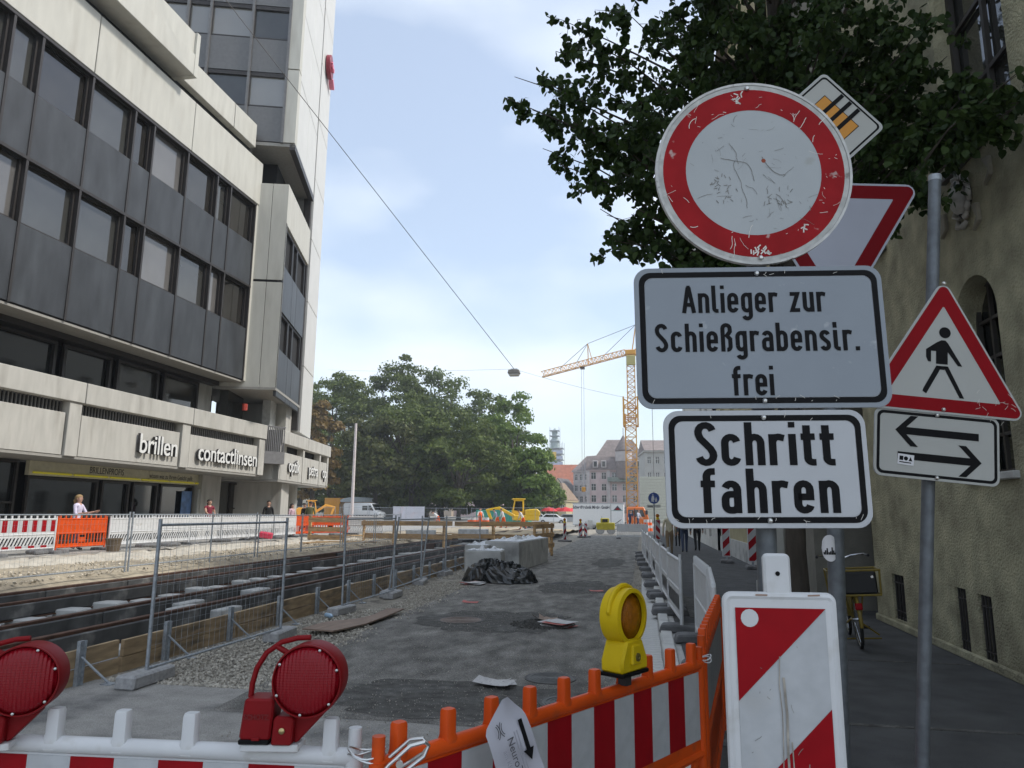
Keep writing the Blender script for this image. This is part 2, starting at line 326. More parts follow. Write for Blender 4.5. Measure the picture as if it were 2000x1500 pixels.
for px, py, rr, mt in ((900,1212,.33,'cover'), (1075,1326,.24,'cover'), (1110,1375,.24,'cover'), (1095,1140,.2,'cover')):
    p = GZ(px, py); t = thing('manhole_cover', {900:'large round rusty manhole cover ringed by dark fresh asphalt', 1075:'round grey manhole cover just behind the orange barrier', 1110:'round worn manhole cover half hidden by the orange barrier pegs', 1095:'small dark manhole cover in the far repair patch'}[px], 'manhole', (p.x, p.y, .008))
    MB().lathe([(rr*1.12, -.01), (rr*1.12, .004), (rr*1.01, .004), (rr*1.01, 0), (0,0)], 40).build('frame', M('iron_frame', (.09,.085,.08), .7, .3), t)
    mb = MB().lathe([(rr, -.01), (rr, .005), (0, .005)], 40)
    for i in range(5): mb.lathe([(rr*(.2+.16*i), .004), (rr*(.2+.16*i), .009), (rr*(.26+.16*i), .009), (rr*(.26+.16*i), .004)], 32)
    mb.build('lid', M('iron_lid', (.2,.155,.13), .7, .3, var=.2, scale=20) if px == 900 else M('iron_lid_grey', (.13,.13,.125), .7, .3, var=.2, scale=20), t)
def patch(name, cx, cy, rx, ry, mat, z, seed):
    pts = []
    for i in range(120):
        a = 2*pi*i/120; q = 1+.3*noise.noise(V((cos(a)*1.6, sin(a)*1.6, seed)))+.16*noise.noise(V((cos(a)*6, sin(a)*6, seed))); pts.append((cx+rx*q*cos(a), cy+ry*q*sin(a), z))
    struct(MB().poly(pts).build(name, mat))
patch('asphalt_patch', -2.3, 11.6, 1.25, 1.15, asph_new, .0065, 1); patch('asphalt_patch', -1.55, 17.2, .9, 1.6, asph_new, .0065, 4)
patch('asphalt_patch', -1.6, 6.8, 1.6, .65, asph_new, .0065, 8); patch('asphalt_patch', -1.2, 26, .5, 2.5, asph_new, .0065, 12)
[struct(MB().box(a, b, c, d, .1, .1042).build('pavement_patch', asph_new)) for a, b, c, d in ((.9, 3.5, 6.3, 6.36), (.8, 3.5, 9.0, 9.05), (2.0, 3.55, 4.1, 5.2), (.7, 2.0, 12, 15))]

# loose stones on the verges
def stones(name, n, fx, label, smin, smax, mat=stone_m):
    base = [(1,0,0),(-1,0,0),(0,1,0),(0,-1,0),(0,0,1),(0,0,-1)]; fs = [(0,2,4),(2,1,4),(1,3,4),(3,0,4),(2,0,5),(1,2,5),(3,1,5),(0,3,5)]; mb = MB()
    for _ in range(n):
        x, y, z = fx(); s = random.uniform(smin, smax)*random.uniform(.6, 1); e = Euler((random.random()*6, random.random()*6, random.random()*6)).to_matrix()
        mb.add([V((x, y, z+s*.35))+e @ V((b[0]*s*random.uniform(.6,1), b[1]*s*random.uniform(.6,1), b[2]*s*random.uniform(.4,.8))) for b in base], fs)
    return tag(mb.build(name, mat), label, None, None, 'stuff')
def fx1():
    while 1:
        y = 6.75+17*random.random()**1.6; e = edge_x(max(y, 6)); x = random.uniform(-5.35, e+.35*random.random()**2)
        if noise.noise(V((x*.9, y*.9, 2))) > -.25: return x, y, 0
stones('loose_gravel', 12000, fx1, 'loose pale gravel between the planks and the asphalt edge', .008, .034)
stones('kerb_gravel', 2600, lambda: (random.gauss(-.15, .12), 4.5+22*random.random()**1.5, .004), 'small stones scattered along the gutter', .005, .018)
stones('road_grit', 7000, lambda: (random.uniform(-3.2, .0), 5+15*random.random()**1.5, .006), 'fine grit strewn over the asphalt', .004, .011)
def fx3():
    a = random.random()*6.28; q = random.random()**.5; return -1.55+.5*q*cos(a), 11.4+.5*q*sin(a), .008
stones('asphalt_crumbs', 900, fx3, 'dark asphalt crumbs beside the large manhole', .008, .03, asph_new)

# track bed
TB = struct(MB().box(-10.75, -5.56, 4, 62, -.04, .04).build('track_bed', M('track_bed', (.3,.295,.28), .9, var=.25, scale=3, bump=.6, bscale=40, col2=(.17,.165,.155), c2scale=1)))
rails = ((-6.3,'bare tram rail beside the plank formwork'), (-7.3,'bare tram rail, second from the plank formwork'), (-9.0,'bare tram rail, inner one of the far track'), (-10.05,'rust brown tram rail beside the sand strip'))
for x, lb in rails:
    t = thing('tram_rail', lb, 'rail', (x, 0, 0))
    MB().box(-.035, .035, 4, 60, .31, .36).build('rail_head', steel_rust, t, .008)
    MB().box(-.014, .014, 4, 60, .12, .31).build('rail_web', steel_rust, t); MB().box(-.09, .09, 4, 60, .1, .12).build('rail_foot', steel_rust, t)
    seg = MB().box(-.075, .075, 0, 1.98, .125, .318).mesh('casing', rail_side, .012)
    for i in range(24):
        if random.random() < .95: put('casing', seg, t, (0, 5.0+i*2.0, 0))
blk = MB().prism([(-.3,0),(.3,0),(.25,.15),(-.25,.15)], -.17, .17).mesh('sleeper_block', conc, .02)
n = 0
for x, lb in rails:
    for i in range(48):
        s = put('sleeper_block', blk, None, (x+.2+random.uniform(-.05,.05), 5.4+i*.8+random.uniform(-.08,.08), .04), (0, 0, random.uniform(-.09,.09))); s.scale = (random.uniform(.75,1.1), random.uniform(.75,1.05), random.uniform(.5,.95))
        tag(s, 'pale concrete sleeper block bedded under a tram rail', 'sleeper', 'sleeper blocks under the rails')
for px, py, zz in ((330,1168,.3), (470,1145,.34), (400,1180,.28)):
    p = GZ(px, py, .3); b = MB().box(-.45,.45,-.3,.3,0,.22).build('cable_chamber', conc, None, .015, loc=(p.x, p.y, .04))
    tag(b, {330:'grey concrete chamber lying between the tram tracks', 470:'flat concrete chamber inside the near track', 400:'small concrete box with holes beside the near track'}[px], 'concrete box')

stones('track_gravel', 6000, lambda: (random.uniform(-10.6,-5.65), 5+26*random.random()**1.3, .042), 'stray gravel lying on the track bed between the rails', .012, .04, stone_m)
# plank formwork beside the tracks
fw = thing('plank_formwork', 'long low formwork wall of brown planks edging the tram tracks', 'formwork', (-5.5, 0, 0))
for i in range(17):
    for j in range(2):
        y0 = 4.9+i*2.25+random.uniform(-.04,.04); MB().box(-.025+random.uniform(-.008,.008), .025, 0, 2.22, 0, .168).build('plank', plankm, fw, .004, loc=(0, y0, j*.175-.02), rot=(random.uniform(-.006,.006), random.uniform(-.03,.03), 0))
for i in range(26):
    y = 5.2+i*1.32
    b = MB().box(.03, .06, -.035, .035, -.02, .42).box(.06, .075, -.045, -.03, -.02, .42).box(.06,.075,.03,.045,-.02,.42).build('steel_post', galv, fw, loc=(0, y, 0))
    MB().tube([(.06, 0, .27), (.3, .12, .01)], .012, 6).build('brace', galv, fw, loc=(0, y, 0))
    MB().box(.24, .36, .07, .17, 0, .012).build('foot_plate', galv, fw, loc=(0, y, 0))

# strip beyond the tracks, pavement before the shops
mb = MB(); mb.grid(lambda u, v: (-16.2+5.75*u, 4+66*v, .38+.06*noise.noise(V((5.2*u, 60*v, 0)))+.03*noise.noise(V((20*u, 200*v, 3)))-.34*max(0, (u-.86)/.14)**1.4), 60, 400); struct(mb.build('sand_strip', sand_m, None, smooth='all'))
stones('sand_rubble', 6500, lambda: (random.uniform(-15.9,-10.95), 6+34*random.random()**1.2, .37), 'stones and rubble strewn over the sand strip', .015, .07, M('rubble', (.46,.41,.33), .95, var=.45, scale=9))
sp = struct(MB().box(-60, -15.9, -2, 120, 0, .43).build('shop_pavement', pave_m))
st_ = MB().box(-.48,.48,-.48,.48,0,.018).mesh('paving_slab', pave_m, .01)
for i in range(4):
    for j in range(32): put('paving_slab', st_, sp, (-16.5-i, 14+j, .43), (0,0,0))
sheet('sand_yard', sand_far, -34, -5.55, 36, 62, .32, 30, 30, .16, .35)

# ------------------------------------------------------------------ road signs
TH = R(8)
def sign_pole(name, label, base, top, r, capm=True):
    b, t_ = V(base), V(top); t = thing(name, label, 'pole', base, rot=(t_-b).to_track_quat('Z','Y').to_euler())
    h = (t_-b).length; MB().tube([(0,0,0),(0,0,h)], r, 16).build('post', galv_dk, t, smooth=True)
    MB().lathe([(r*1.04, h-.02), (r*1.04, h+.004), (0, h+.008)], 16).build('cap', galv, t); return t
pa, pb = AY(1497, 1060, 2.3), AY(1470, 330, 2.3)
px0 = pa.x - (pb.x-pa.x)/(pb.z-pa.z)*(pa.z-.1)
mp_ = sign_pole('sign_pole', 'galvanised post carrying the round no-entry sign and two text plates', (px0, 2.3, .1), (pb.x+(pb.x-pa.x)/(pb.z-pa.z)*.28, 2.3, pb.z+.28), .03)
def clamp(t, z, r=.034, y=.034): MB().tube([(r*cos(2*pi*i/14), y+r*sin(2*pi*i/14), z) for i in range(14)], .006, 6, True).build('clamp', galv, t)
# round sign
c = AY(1471, 336, 2.22); t = thing('no_vehicles_sign', 'scratched round white sign with a wide red ring', 'sign', c, TH)
t.rotation_euler = (0, R(-1.5), TH)
circ = lambda r, n=72: [(r*cos(2*pi*i/n), r*sin(2*pi*i/n)) for i in range(n)]
RR = .302
plate(circ(RR), 0, .004, 'disc', alu, t)
MB().lathe([(RR-.002,-.004),(RR+.006,-.004),(RR+.006,.012),(RR-.002,.012),(RR-.002,-.004)], 72, axis='y').build('rim', M('worn_rim', (.5,.5,.48), .5, .1, var=.2, scale=20, col2=(.2,.18,.16), c2scale=25, c2lo=.62, c2hi=.7), t)
ring(circ(.284), circ(.212), -.0026, 'red_ring', signr_old, t)
ring(circ(RR-.003), circ(.284), -.0022, 'white_edge', M('scuffed_white', (.42,.42,.4), .5, var=.2, scale=30, col2=(.22,.2,.18), c2scale=18, c2lo=.6, c2hi=.68), t)
plate(circ(.2125), -.002, -.0005, 'white_face', M('scratched_white', (.4,.425,.435), .5, spec=.2, var=.05, scale=4, col2=(.36,.37,.36), c2scale=9, c2lo=.66, c2hi=.74), t)
scr = M('scratch_grey', (.2,.195,.18), .7, var=.3, scale=40); scl = M('scratch_pale', (.66,.63,.58), .6, var=.1)
mb = MB()
def scratch(mb, x, z, ln, a, wd, y=-.0034, wob=.7):
    pts = [(x, z)]; n = max(3, int(ln/.008))
    for i in range(n): a += random.gauss(0, wob*.35); pts.append((pts[-1][0]+ln/n*cos(a), pts[-1][1]+ln/n*sin(a)))
    ribbon(mb, pts, wd, y, 1, 1, 0, 0)
for _ in range(55):
    a = random.random()*6.28; q = .2*random.random()**.5; scratch(mb, q*cos(a), q*sin(a)-.015, random.choice((.006,.01,.015,.03,.05)), random.choice((1.4, -.7, 2.5, .3, random.random()*6)), random.uniform(.0005,.0012))
scratch(mb, -.07, .1, .08, -1.2, .0016, wob=.8); scratch(mb, -.1, .05, .15, -.55, .0018, wob=.6); scratch(mb, -.055, .04, .17, -1.55, .0016); scratch(mb, .03, .05, .1, -1.3, .002)
for _ in range(26): scratch(mb, random.gauss(-.1,.02), random.gauss(-.05,.035), .012, random.random()*6, .002)
for _ in range(20): scratch(mb, random.gauss(.08,.03), random.gauss(-.09,.02), .016, random.random()*6, .0018)
mb.build('scratches', scr, t)
mb = MB()
for _ in range(45): a = random.random()*6.28; q = random.uniform(.215,.28); scratch(mb, q*cos(a), q*sin(a), random.choice((.006,.01,.025,.045)), random.random()*6, random.uniform(.0008,.0022))
for q in ((-.02,-.265),(0,-.262),(.02,-.268),(-.03,.26),(-.025,.25),(.14,-.19)):
    for _ in range(5): scratch(mb, q[0]+random.gauss(0,.006), q[1]+random.gauss(0,.006), .015, random.random()*6, .004)
mb.build('chips', scl, t); MB().lathe([(.007,-.0035),(0,-.0036)], 10, (.01,-.07,0), 'y').build('rust_spot', M('rust', (.25,.06,.03), .8), t, loc=(0,0,-.0))
screws(t, ((0,.287),(0,-.287)), -.004); clamp(t, .2, y=.05); clamp(t, -.2, y=.05)
# text plates
def text_plate(name, label, cpx, w, h, face, lines, sc_, ty):
    c = AY(*cpx, 2.22); t = thing(name, label, 'sign', c, rot=(0, R(-.6), TH))
    plate(rrect(w, h, .045), 0, .004, 'plate', alu, t, .001); ring(rrect(w-.002, h-.002, .045), rrect(w-.03, h-.03, .036), -.0016, 'pale_edge', face, t)
    plate(rrect(w-.066, h-.066, .026), -.0018, -.0005, 'white_face', face, t)
    ring(rrect(w-.03, h-.03, .036), rrect(w-.064, h-.064, .026), -.0024, 'black_border', blackm, t)
    for s, a, b, base, cap, wd in lines: mb = MB(); din_line(mb, s, a, b, base, cap, -.0032, wd, ty); mb.build('lettering', blackm, t)
    screws(t, ((0, h/2-.022), (0, -h/2+.022)), -.003); clamp(t, h*.3, y=.05); clamp(t, -h*.3, y=.05)
    mb = MB()
    for _ in range(14): scratch(mb, random.uniform(-w/2+.03, w/2-.03), random.choice((-1,1))*(h/2-.023)+random.gauss(0,.004), random.uniform(.004,.02), random.random()*6, .0012, -.0036)
    mb.build('scratches', scl, t); return t
a, b = .00153, .00167; X = lambda v: (v-1485)*a; Z = lambda v: (657-v)*b
text_plate('residents_sign', 'wide white plate reading Anlieger zur Schießgrabenstr. frei', (1485,657), .755, .442, signw,
   (('Anlieger zur', X(1333), X(1617), Z(612), 52*b, 1.03), ('Schießgrabensjr.', X(1277), X(1677), Z(685), 53*b, 1.03), ('frei', X(1424), X(1505), Z(766), 54*b, 1.03)), 1, .138)
a2, b2 = .001455, .00154; X = lambda v: (v-1497)*a2; Z = lambda v: (915-v)*b2
text_plate('walking_pace_sign', 'white plate with large black words Schritt fahren', (1497,915), .594, .346, M('sign_white_bright', (.49,.505,.525), .5, spec=.2, var=.05, scale=4),
   (('Schritt', X(1356), X(1634), Z(909), 83*b2, 1.15), ('fahren', X(1363), X(1637), Z(999), 84*b2, 1.15)), 1, .152)
# yield and end-of-priority on the post behind
yp = AY(1621, 1100, 3.74); yt = AY(1608, 150, 3.74)
sign_pole('sign_pole', 'thicker galvanised post with a round white sticker behind the text plates', (yp.x-.03, 3.74, .1), (yt.x-.01, 3.74, yt.z-.3), .039)
c = AY(1627, 436, 3.68); t = thing('yield_sign', 'inverted white triangle sign with dark red border', 'sign', c, rot=(0, R(2.0), TH))
s = .45; hh = s*1.732; zc = .22
tri = lambda k, up: [V((0, -up*(0))) for _ in ()]
def tri_pts(side, dn=True, oz=0):
    h = side*.866; p = [(-side/2, h/3), (side/2, h/3), (0, -2*h/3)] if dn else [(-side/2, -h/3), (0, 2*h/3), (side/2, -h/3)]
    return [(x, z+oz) for x, z in p]
def tri_sign(t, side, dn, face, red, oz=0):
    plate(rpoly(tri_pts(side, dn, oz), .045*side/.9), 0, .004, 'plate', alu, t)
    ring(rpoly(tri_pts(side-.006, dn, oz), .043*side/.9), rpoly(tri_pts(side*.955, dn, oz), .03*side/.9), -.0016, 'pale_edge', face, t)
    ring(rpoly(tri_pts(side*.955, dn, oz), .03*side/.9), rpoly(tri_pts(side*.68, dn, oz), .004), -.0022, 'red_border', red, t)
    plate(rpoly(tri_pts(side*.69, dn, oz), .004), -.0018, -.0005, 'white_face', face, t)
tri_sign(t, .9, True, M('sign_white_cool', (.35,.365,.42), .5, spec=.2, var=.08, scale=2), M('sign_red_dark', (.15,.003,.006), .55, spec=.1, var=.06), zc-.26); clamp(t, .1, y=.05, r=.045)
screws(t, ((0, zc-.05),), -.003)
c = AY(1612, 245, 3.68); t = thing('end_of_priority_sign', 'white diamond sign with yellow square crossed by black bars', 'sign', c, rot=(0, R(2.5), TH))
q = .305; dia = lambda k: [(0, -k), (k, 0), (0, k), (-k, 0)]
plate(rpoly(dia(q), .03), 0, .004, 'plate', alu, t); ring(rpoly(dia(q-.004), .028), rpoly(dia(q-.02), .024), -.0016, 'pale_edge', signw2, t)
ring(rpoly(dia(q-.02), .024), rpoly(dia(q-.034), .02), -.0024, 'black_line', blackm, t); plate(rpoly(dia(q-.033), .02), -.0018, -.0005, 'white_face', signw2, t)
plate(dia(.172), -.0026, -.002, 'black_square', blackm, t); plate(dia(.166), -.0034, -.0028, 'yellow_square', signy, t)
mb = MB()
for o in (-.05, 0, .05): ribbon(mb, [(o*.8-.14, -o*.8-.14), (o*.8+.133, -o*.8+.133)], .022, -.0042, 1, 1, 0, 0)
mb.build('black_bars', blackm, t); clamp(t, .12, y=.05, r=.045); clamp(t, -.12, y=.05, r=.045)
st = AY(1621, 1070, 3.74); sk = MB()
sk.grid(lambda u, v: (.0405*sin((u-.5)*2.0), -.0405*cos((u-.5)*2.0), .062*(2*v-1)*math.sqrt(max(0, 1-(2*u-1)**2))), 14, 6)
s_ = sk.build('sticker', M('sticker_white', (.7,.7,.72), .5, var=.05), None, loc=(yp.x-.005, 3.737, st.z)); tag(s_, 'round white sticker with a dark skyline on the post', 'sticker')
mb = MB()
for i, hgt in enumerate((.012,.02,.03,.012,.016,.034,.02,.01)):
    u = .16+.09*i; x = .0412*sin((u-.5)*2.0); y = -.0412*cos((u-.5)*2.0); mb.obox((x, y, -.03+hgt/2), (.006, .001, hgt), (0, 0, (u-.5)*2.0))
mb.build('skyline', blackm, s_)
# pedestrian warning triangle with arrow plate on the leaning post
tp, bt = AY(1826, 345, 3.05), AY(1803, 1400, 3.05); lean = math.atan((tp.x-bt.x)/(tp.z-bt.z))
sign_pole('sign_pole', 'thin leaning galvanised post carrying the pedestrian triangle', (tp.x-math.tan(lean)*(tp.z-.1), 3.05, .1), tuple(tp), .0235)
c = AY(1842, 718, 2.97); t = thing('pedestrian_warning_sign', 'white triangle sign with red border and black walking figure', 'sign', c, rot=(0, lean-R(.5), TH))
tri_sign(t, .63, False, signw2, signr)
k_ = .0019; fg = lambda pts: [((x-443)*k_*.33, (700-y)*k_*.33) for x, y in pts]
mb = MB()
for pl in ([(400,545),(430,528),(455,528),(470,545),(555,684),(530,684),(468,600),(468,680),(398,680),(398,600),(368,600),(368,670),(350,668),(338,640),(338,592)],
           [(400,692),(430,700),(340,872),(318,858),(322,842)], [(440,692),(470,692),(566,884),(540,884)], [(400,692),(470,692),(448,715),(420,715)]): mb.prism(fg(pl), -.0032, -.0026)
hx, hz = fg([(451,478)])[0]; mb.prism([(hx+.022*cos(a*.3), hz+.022*sin(a*.3)) for a in range(21)], -.0032, -.0026); mb.build('walking_figure', blackm, t)
screws(t, ((0,.34),(0,-.165)), -.003); clamp(t, .1, y=.045); mb = MB()
for _ in range(16): scratch(mb, random.gauss(.2,.05), random.gauss(-.13,.04), .02, random.random()*6, .0012, -.0036)
mb.build('scratches', scl, t)
c = AY(1829, 872, 2.97); t = thing('two_way_arrow_sign', 'small white plate with two opposed black arrows under the triangle', 'sign', c, rot=(0, lean-R(.5), TH))
plate(rrect(.465, .262, .03), 0, .004, 'plate', alu, t); ring(rrect(.463,.26,.03), rrect(.446,.243,.024), -.0016, 'pale_edge', signw2, t); ring(rrect(.446,.243,.024), rrect(.424,.221,.016), -.0024, 'black_border', blackm, t)
plate(rrect(.426,.223,.016), -.0018, -.0005, 'white_face', signw2, t)
ar = [(-.155,0),(-.098,.058),(-.07,.058),(-.114,.013),(.155,.013),(.155,-.015),(-.114,-.015),(-.07,-.06),(-.098,-.06)]
for sg, oz, ox in ((1,.05,0),(-1,-.048,.01)): MB().prism([(x*sg+ox, z*sg+oz) for x, z in ar], -.0032, -.0026).build('arrow', blackm, t)
st = MB().box(-.03,.03,-.0042,-.0034,-.02,.02).build('sticker', M('sticker_white', (.7,.7,.72)), t, loc=(-.115,0,-.062), rot=(0,R(3),0))
mb = MB().box(-.024,-.01,-.0046,-.0043,-.004,.012).prism([(.0+.008*cos(i*.5),.004+.008*sin(i*.5)) for i in range(12)], -.0046,-.0043).prism([(.01,-.004),(.024,-.004),(.017,.012)], -.0046,-.0043); mb.box(-.024,.02,-.0046,-.0043,-.013,-.009).build('sticker_print', blackm, st)
screws(t, ((0,.12),(0,-.12)), -.003); clamp(t, .05, y=.045)

# ------------------------------------------------------------------ barriers, lamps, beacons
def frange(a, b, n): return [a+(b-a)*i/(n-1) for i in range(n)]
PEG = {}
def peg_mesh(mat, r=.022, h=.1):
    k = (mat.name, r)
    if k not in PEG:
        pr = [(x, z) for x, z in rrect(2*r, 2*r*.9, r*.45, 2)]
        mb = MB()
        def lv(s, z): return [(x*s, y*s, z) for x, y in pr]
        n = len(pr); vs = []; fs = []
        for i, (s, z) in enumerate(((1.2,-.02),(1.18,.012),(1.03,.025),(1,h-.008),(.86,h))): vs += lv(s, z)
        for i in range(4):
            for j in range(n): fs.append((i*n+j, i*n+(j+1) % n, (i+1)*n+(j+1) % n, (i+1)*n+j))
        fs.append(tuple(range(4*n, 5*n))); mb.add(vs, fs); PEG[k] = mb.mesh('peg', mat, 0, True)
    return PEG[k]
BM = {}
def barrier(label, group, loc, rz, mat, kind, length=2.0, pegs=12, near=False, foot=True, rot=None):
    """plastic fence barrier: local x along it, front is -y"""
    t = thing('barrier', label, 'barrier', loc, rz, group, rot); Ln = length
    def sh(key, fn):
        key = (key, mat.name, kind, Ln)
        if key not in BM: BM[key] = fn()
        return BM[key]
    rails = lambda: (lambda mb: mb.tube([(.02,0,.966),(Ln-.02,0,.966)], .026, 10).tube([(.02,0,.56),(Ln-.02,0,.56)], .024, 8).tube([(.02,0,.18),(Ln-.02,0,.18)], .026, 8).mesh('rail', mat, 0, True))(MB())
    put('rails', sh('rails', rails), t)
    for x in (.025, Ln-.025):
        put('end_post', sh('end', lambda: MB().tube([(0,0,.02),(0,0,.98)], .027, 10).tube([(0,0,.98),(0,0,1.05)], .02, 10).mesh('end_post', mat, 0, True)), t, (x, 0, 0))
    for x in frange(.1, Ln-.1, pegs): put('peg', peg_mesh(mat), t, (x, 0, .975))
    board = lambda: MB().box(.05, Ln-.05, -.012, .012, .575, .945).mesh('board', mat, .003)
    put('board', sh('board', board), t)
    if kind in ('stripe', 'stripe_slot'):
        n = 13 if near else 12; wd = (Ln-.12)/n
        for i in range(n):
            m = foil_r if i % 2 else foil_w
            put('foil_stripe', sh(('foil', n, m.name), lambda: MB().box(0, wd-.0005, -.0155, -.0125, .63, .938).mesh('foil_stripe', m)), t, (.06+i*wd, 0, 0))
    if kind in ('slot', 'stripe_slot', 'plain'):                          # slanted bars leaving slanted slots
        def bars():
            mb = MB(); n = 17
            for i in range(n):
                x = .05+(Ln-.1)*(i+.5)/n; sl = .085; wdt = .05 if kind != 'plain' else .2
                q = [(x-wdt/2-sl,.2),(x+wdt/2-sl,.2),(x+wdt/2+sl,.545),(x-wdt/2+sl,.545)]; mb.prism([(min(max(a,.04),Ln-.04),b) for a, b in q], -.008, .008)
            mb.box(.05, Ln-.05, -.01, .01, .19, .27).box(.05, Ln-.05, -.01, .01, .48, .56); return mb.mesh('slanted_bars', mat)
        put('slanted_bars', sh('bars', bars), t)
        if kind == 'stripe_slot':
            for i in range(9): put('foil_stripe', sh(('f2', i % 2), lambda: MB().box(0,.2,-.0135,-.0105,.2,.265).mesh('foil_stripe', (foil_w, foil_r)[i % 2])), t, (.08+i*.205, 0, 0))
    else:
        def upr():
            mb = MB()
            for x in frange(.1, Ln-.1, 15): mb.box(x-.02, x+.02, -.012, .012, .19, .55)
            mb.box(.05, Ln-.05, -.008, .008, .19, .27); return mb.mesh('upright_bars', mat, .004)
        put('upright_bars', sh('upr', upr), t)
        if kind == 'upright': put('grip_plate', sh('grip', lambda: MB().box(Ln/2-.16,Ln/2+.16,-.014,.014,.3,.55).mesh('grip_plate', mat, .006)), t); put('grip_hole', sh('gh', lambda: MB().box(Ln/2-.1,Ln/2+.1,-.016,-.0145,.44,.51).mesh('grip_hole', blackm)), t)
    if foot:
        for x in (.12, Ln-.12): put('foot', sh('foot', lambda: MB().prism([(-.3,0),(.3,0),(.27,.1),(.15,.11),(-.15,.11),(-.27,.1)], -.15, .15, 'yz').mesh('foot', rubber_g, .02)), t, (x, 0, -.0), (0, 0, random.uniform(-.15,.15)))
    return t
def between(a, b): d = V(b)-V(a); return math.atan2(d.y, d.x), d.length
G1 = 'barriers closing the road'
a, b = V((-2.845, 2.055, 0)), V((-.855, 2.22, 0)); rz, ln = between(a, b)
t = barrier('white plastic barrier carrying two red warning lamps', G1, (a.x, a.y, 0), rz, wplast, 'stripe', 2.0, 9, True)
a, b = V((-.79, 2.13, 0)), V((.27, 3.87, 0)); rz, ln = between(a, b)
barrier('orange plastic barrier with red and white foil carrying the yellow lamp', G1, (a.x, a.y, 0), rz, oplast, 'stripe', ln, 10, True)
a, b = V((.28, 3.98, .0)), V((.55, 5.85, .1)); rz, ln = between(a, b)
t = barrier('orange plastic barrier turned along the kerb with dull grey foil', G1, (a.x, a.y, .03), rz, oplast, 'plain', ln, 13, True)
n = 9
for i in range(n): MB().box(.1+i*.2, .1+i*.2+.19, -.016, -.0125, .605, .905).build('foil_stripe', M('grey_foil', (.3,.31,.33), .4, .2, var=.1), t)
# wire loops tying the barriers
for p, rr, lb in (((-.82, 2.17, 1.0), .05, 'twisted steel wire loop tying white barrier to orange barrier'), ((.275, 3.92, .99), .045, 'white cable tie binding the two orange barriers')):
    o = thing('wire_loop', lb, 'wire loop', p)
    for k in range(2): MB().tube([(rr*1.1*cos(2*pi*i/20), rr*.9*sin(2*pi*i/20), .012*k-.012+.01*sin(4*pi*i/20+k)) for i in range(20)], .003, 6, True).build('strand', screw_m if p[0] < 0 else wplast, o, smooth=True)
def shackle():
    o = thing('wire_clip', 'bent steel wire clip with a bolt on the orange barrier end', 'wire clip', (-.745, 2.155, .985), R(20))
    for y in (-.03, .03): MB().tube([(-.05,y,-.06),(.0,y-.01,.0),(.06,y,.045),(.1,y*.6,.05),(.115,0,.035),(.1,y*.5,.01),(.02,y*1.1,-.04)], .0055, 8).build('wire', screw_m, o, smooth=True)
    MB().lathe([(.011,-.045),(.011,-.038),(.005,-.038),(.005,.04)], 8, (.03,0,.0), 'y').build('bolt', screw_m, o)
shackle()
# red lamps
lens_r = M('red_lens', (.22,.004,.01), .25, var=.0, spec=.3, stretch=(1,1,.25))
def lens_wave(m, sx=170.):                              # prism ribs of the lens as fine relief
    t = m.node_tree; n = t.nodes; l = t.links; co = n.new('ShaderNodeTexCoord'); wv = n.new('ShaderNodeTexWave'); wv.bands_direction = 'X'; wv.inputs['Scale'].default_value = sx/6.28
    w2 = n.new('ShaderNodeTexWave'); w2.bands_direction = 'Z'; w2.inputs['Scale'].default_value = sx*1.5/6.28
    l.new(co.outputs['Object'], wv.inputs['Vector']); l.new(co.outputs['Object'], w2.inputs['Vector']); ad = n.new('ShaderNodeMath'); l.new(wv.outputs['Fac'], ad.inputs[0]); md = n.new('ShaderNodeMath'); md.operation = 'MULTIPLY'; md.inputs[1].default_value = .25; l.new(w2.outputs['Fac'], md.inputs[0]); l.new(md.outputs[0], ad.inputs[1])
    bp = n.new('ShaderNodeBump'); bp.inputs['Strength'].default_value = .55; bp.inputs['Distance'].default_value = .004; l.new(ad.outputs[0], bp.inputs['Height']); l.new(bp.outputs[0], n['Principled BSDF'].inputs['Normal'])
lens_wave(lens_r); redp = M('red_lamp_plastic', (.2,.004,.007), .5, spec=.2, var=.1, scale=10)
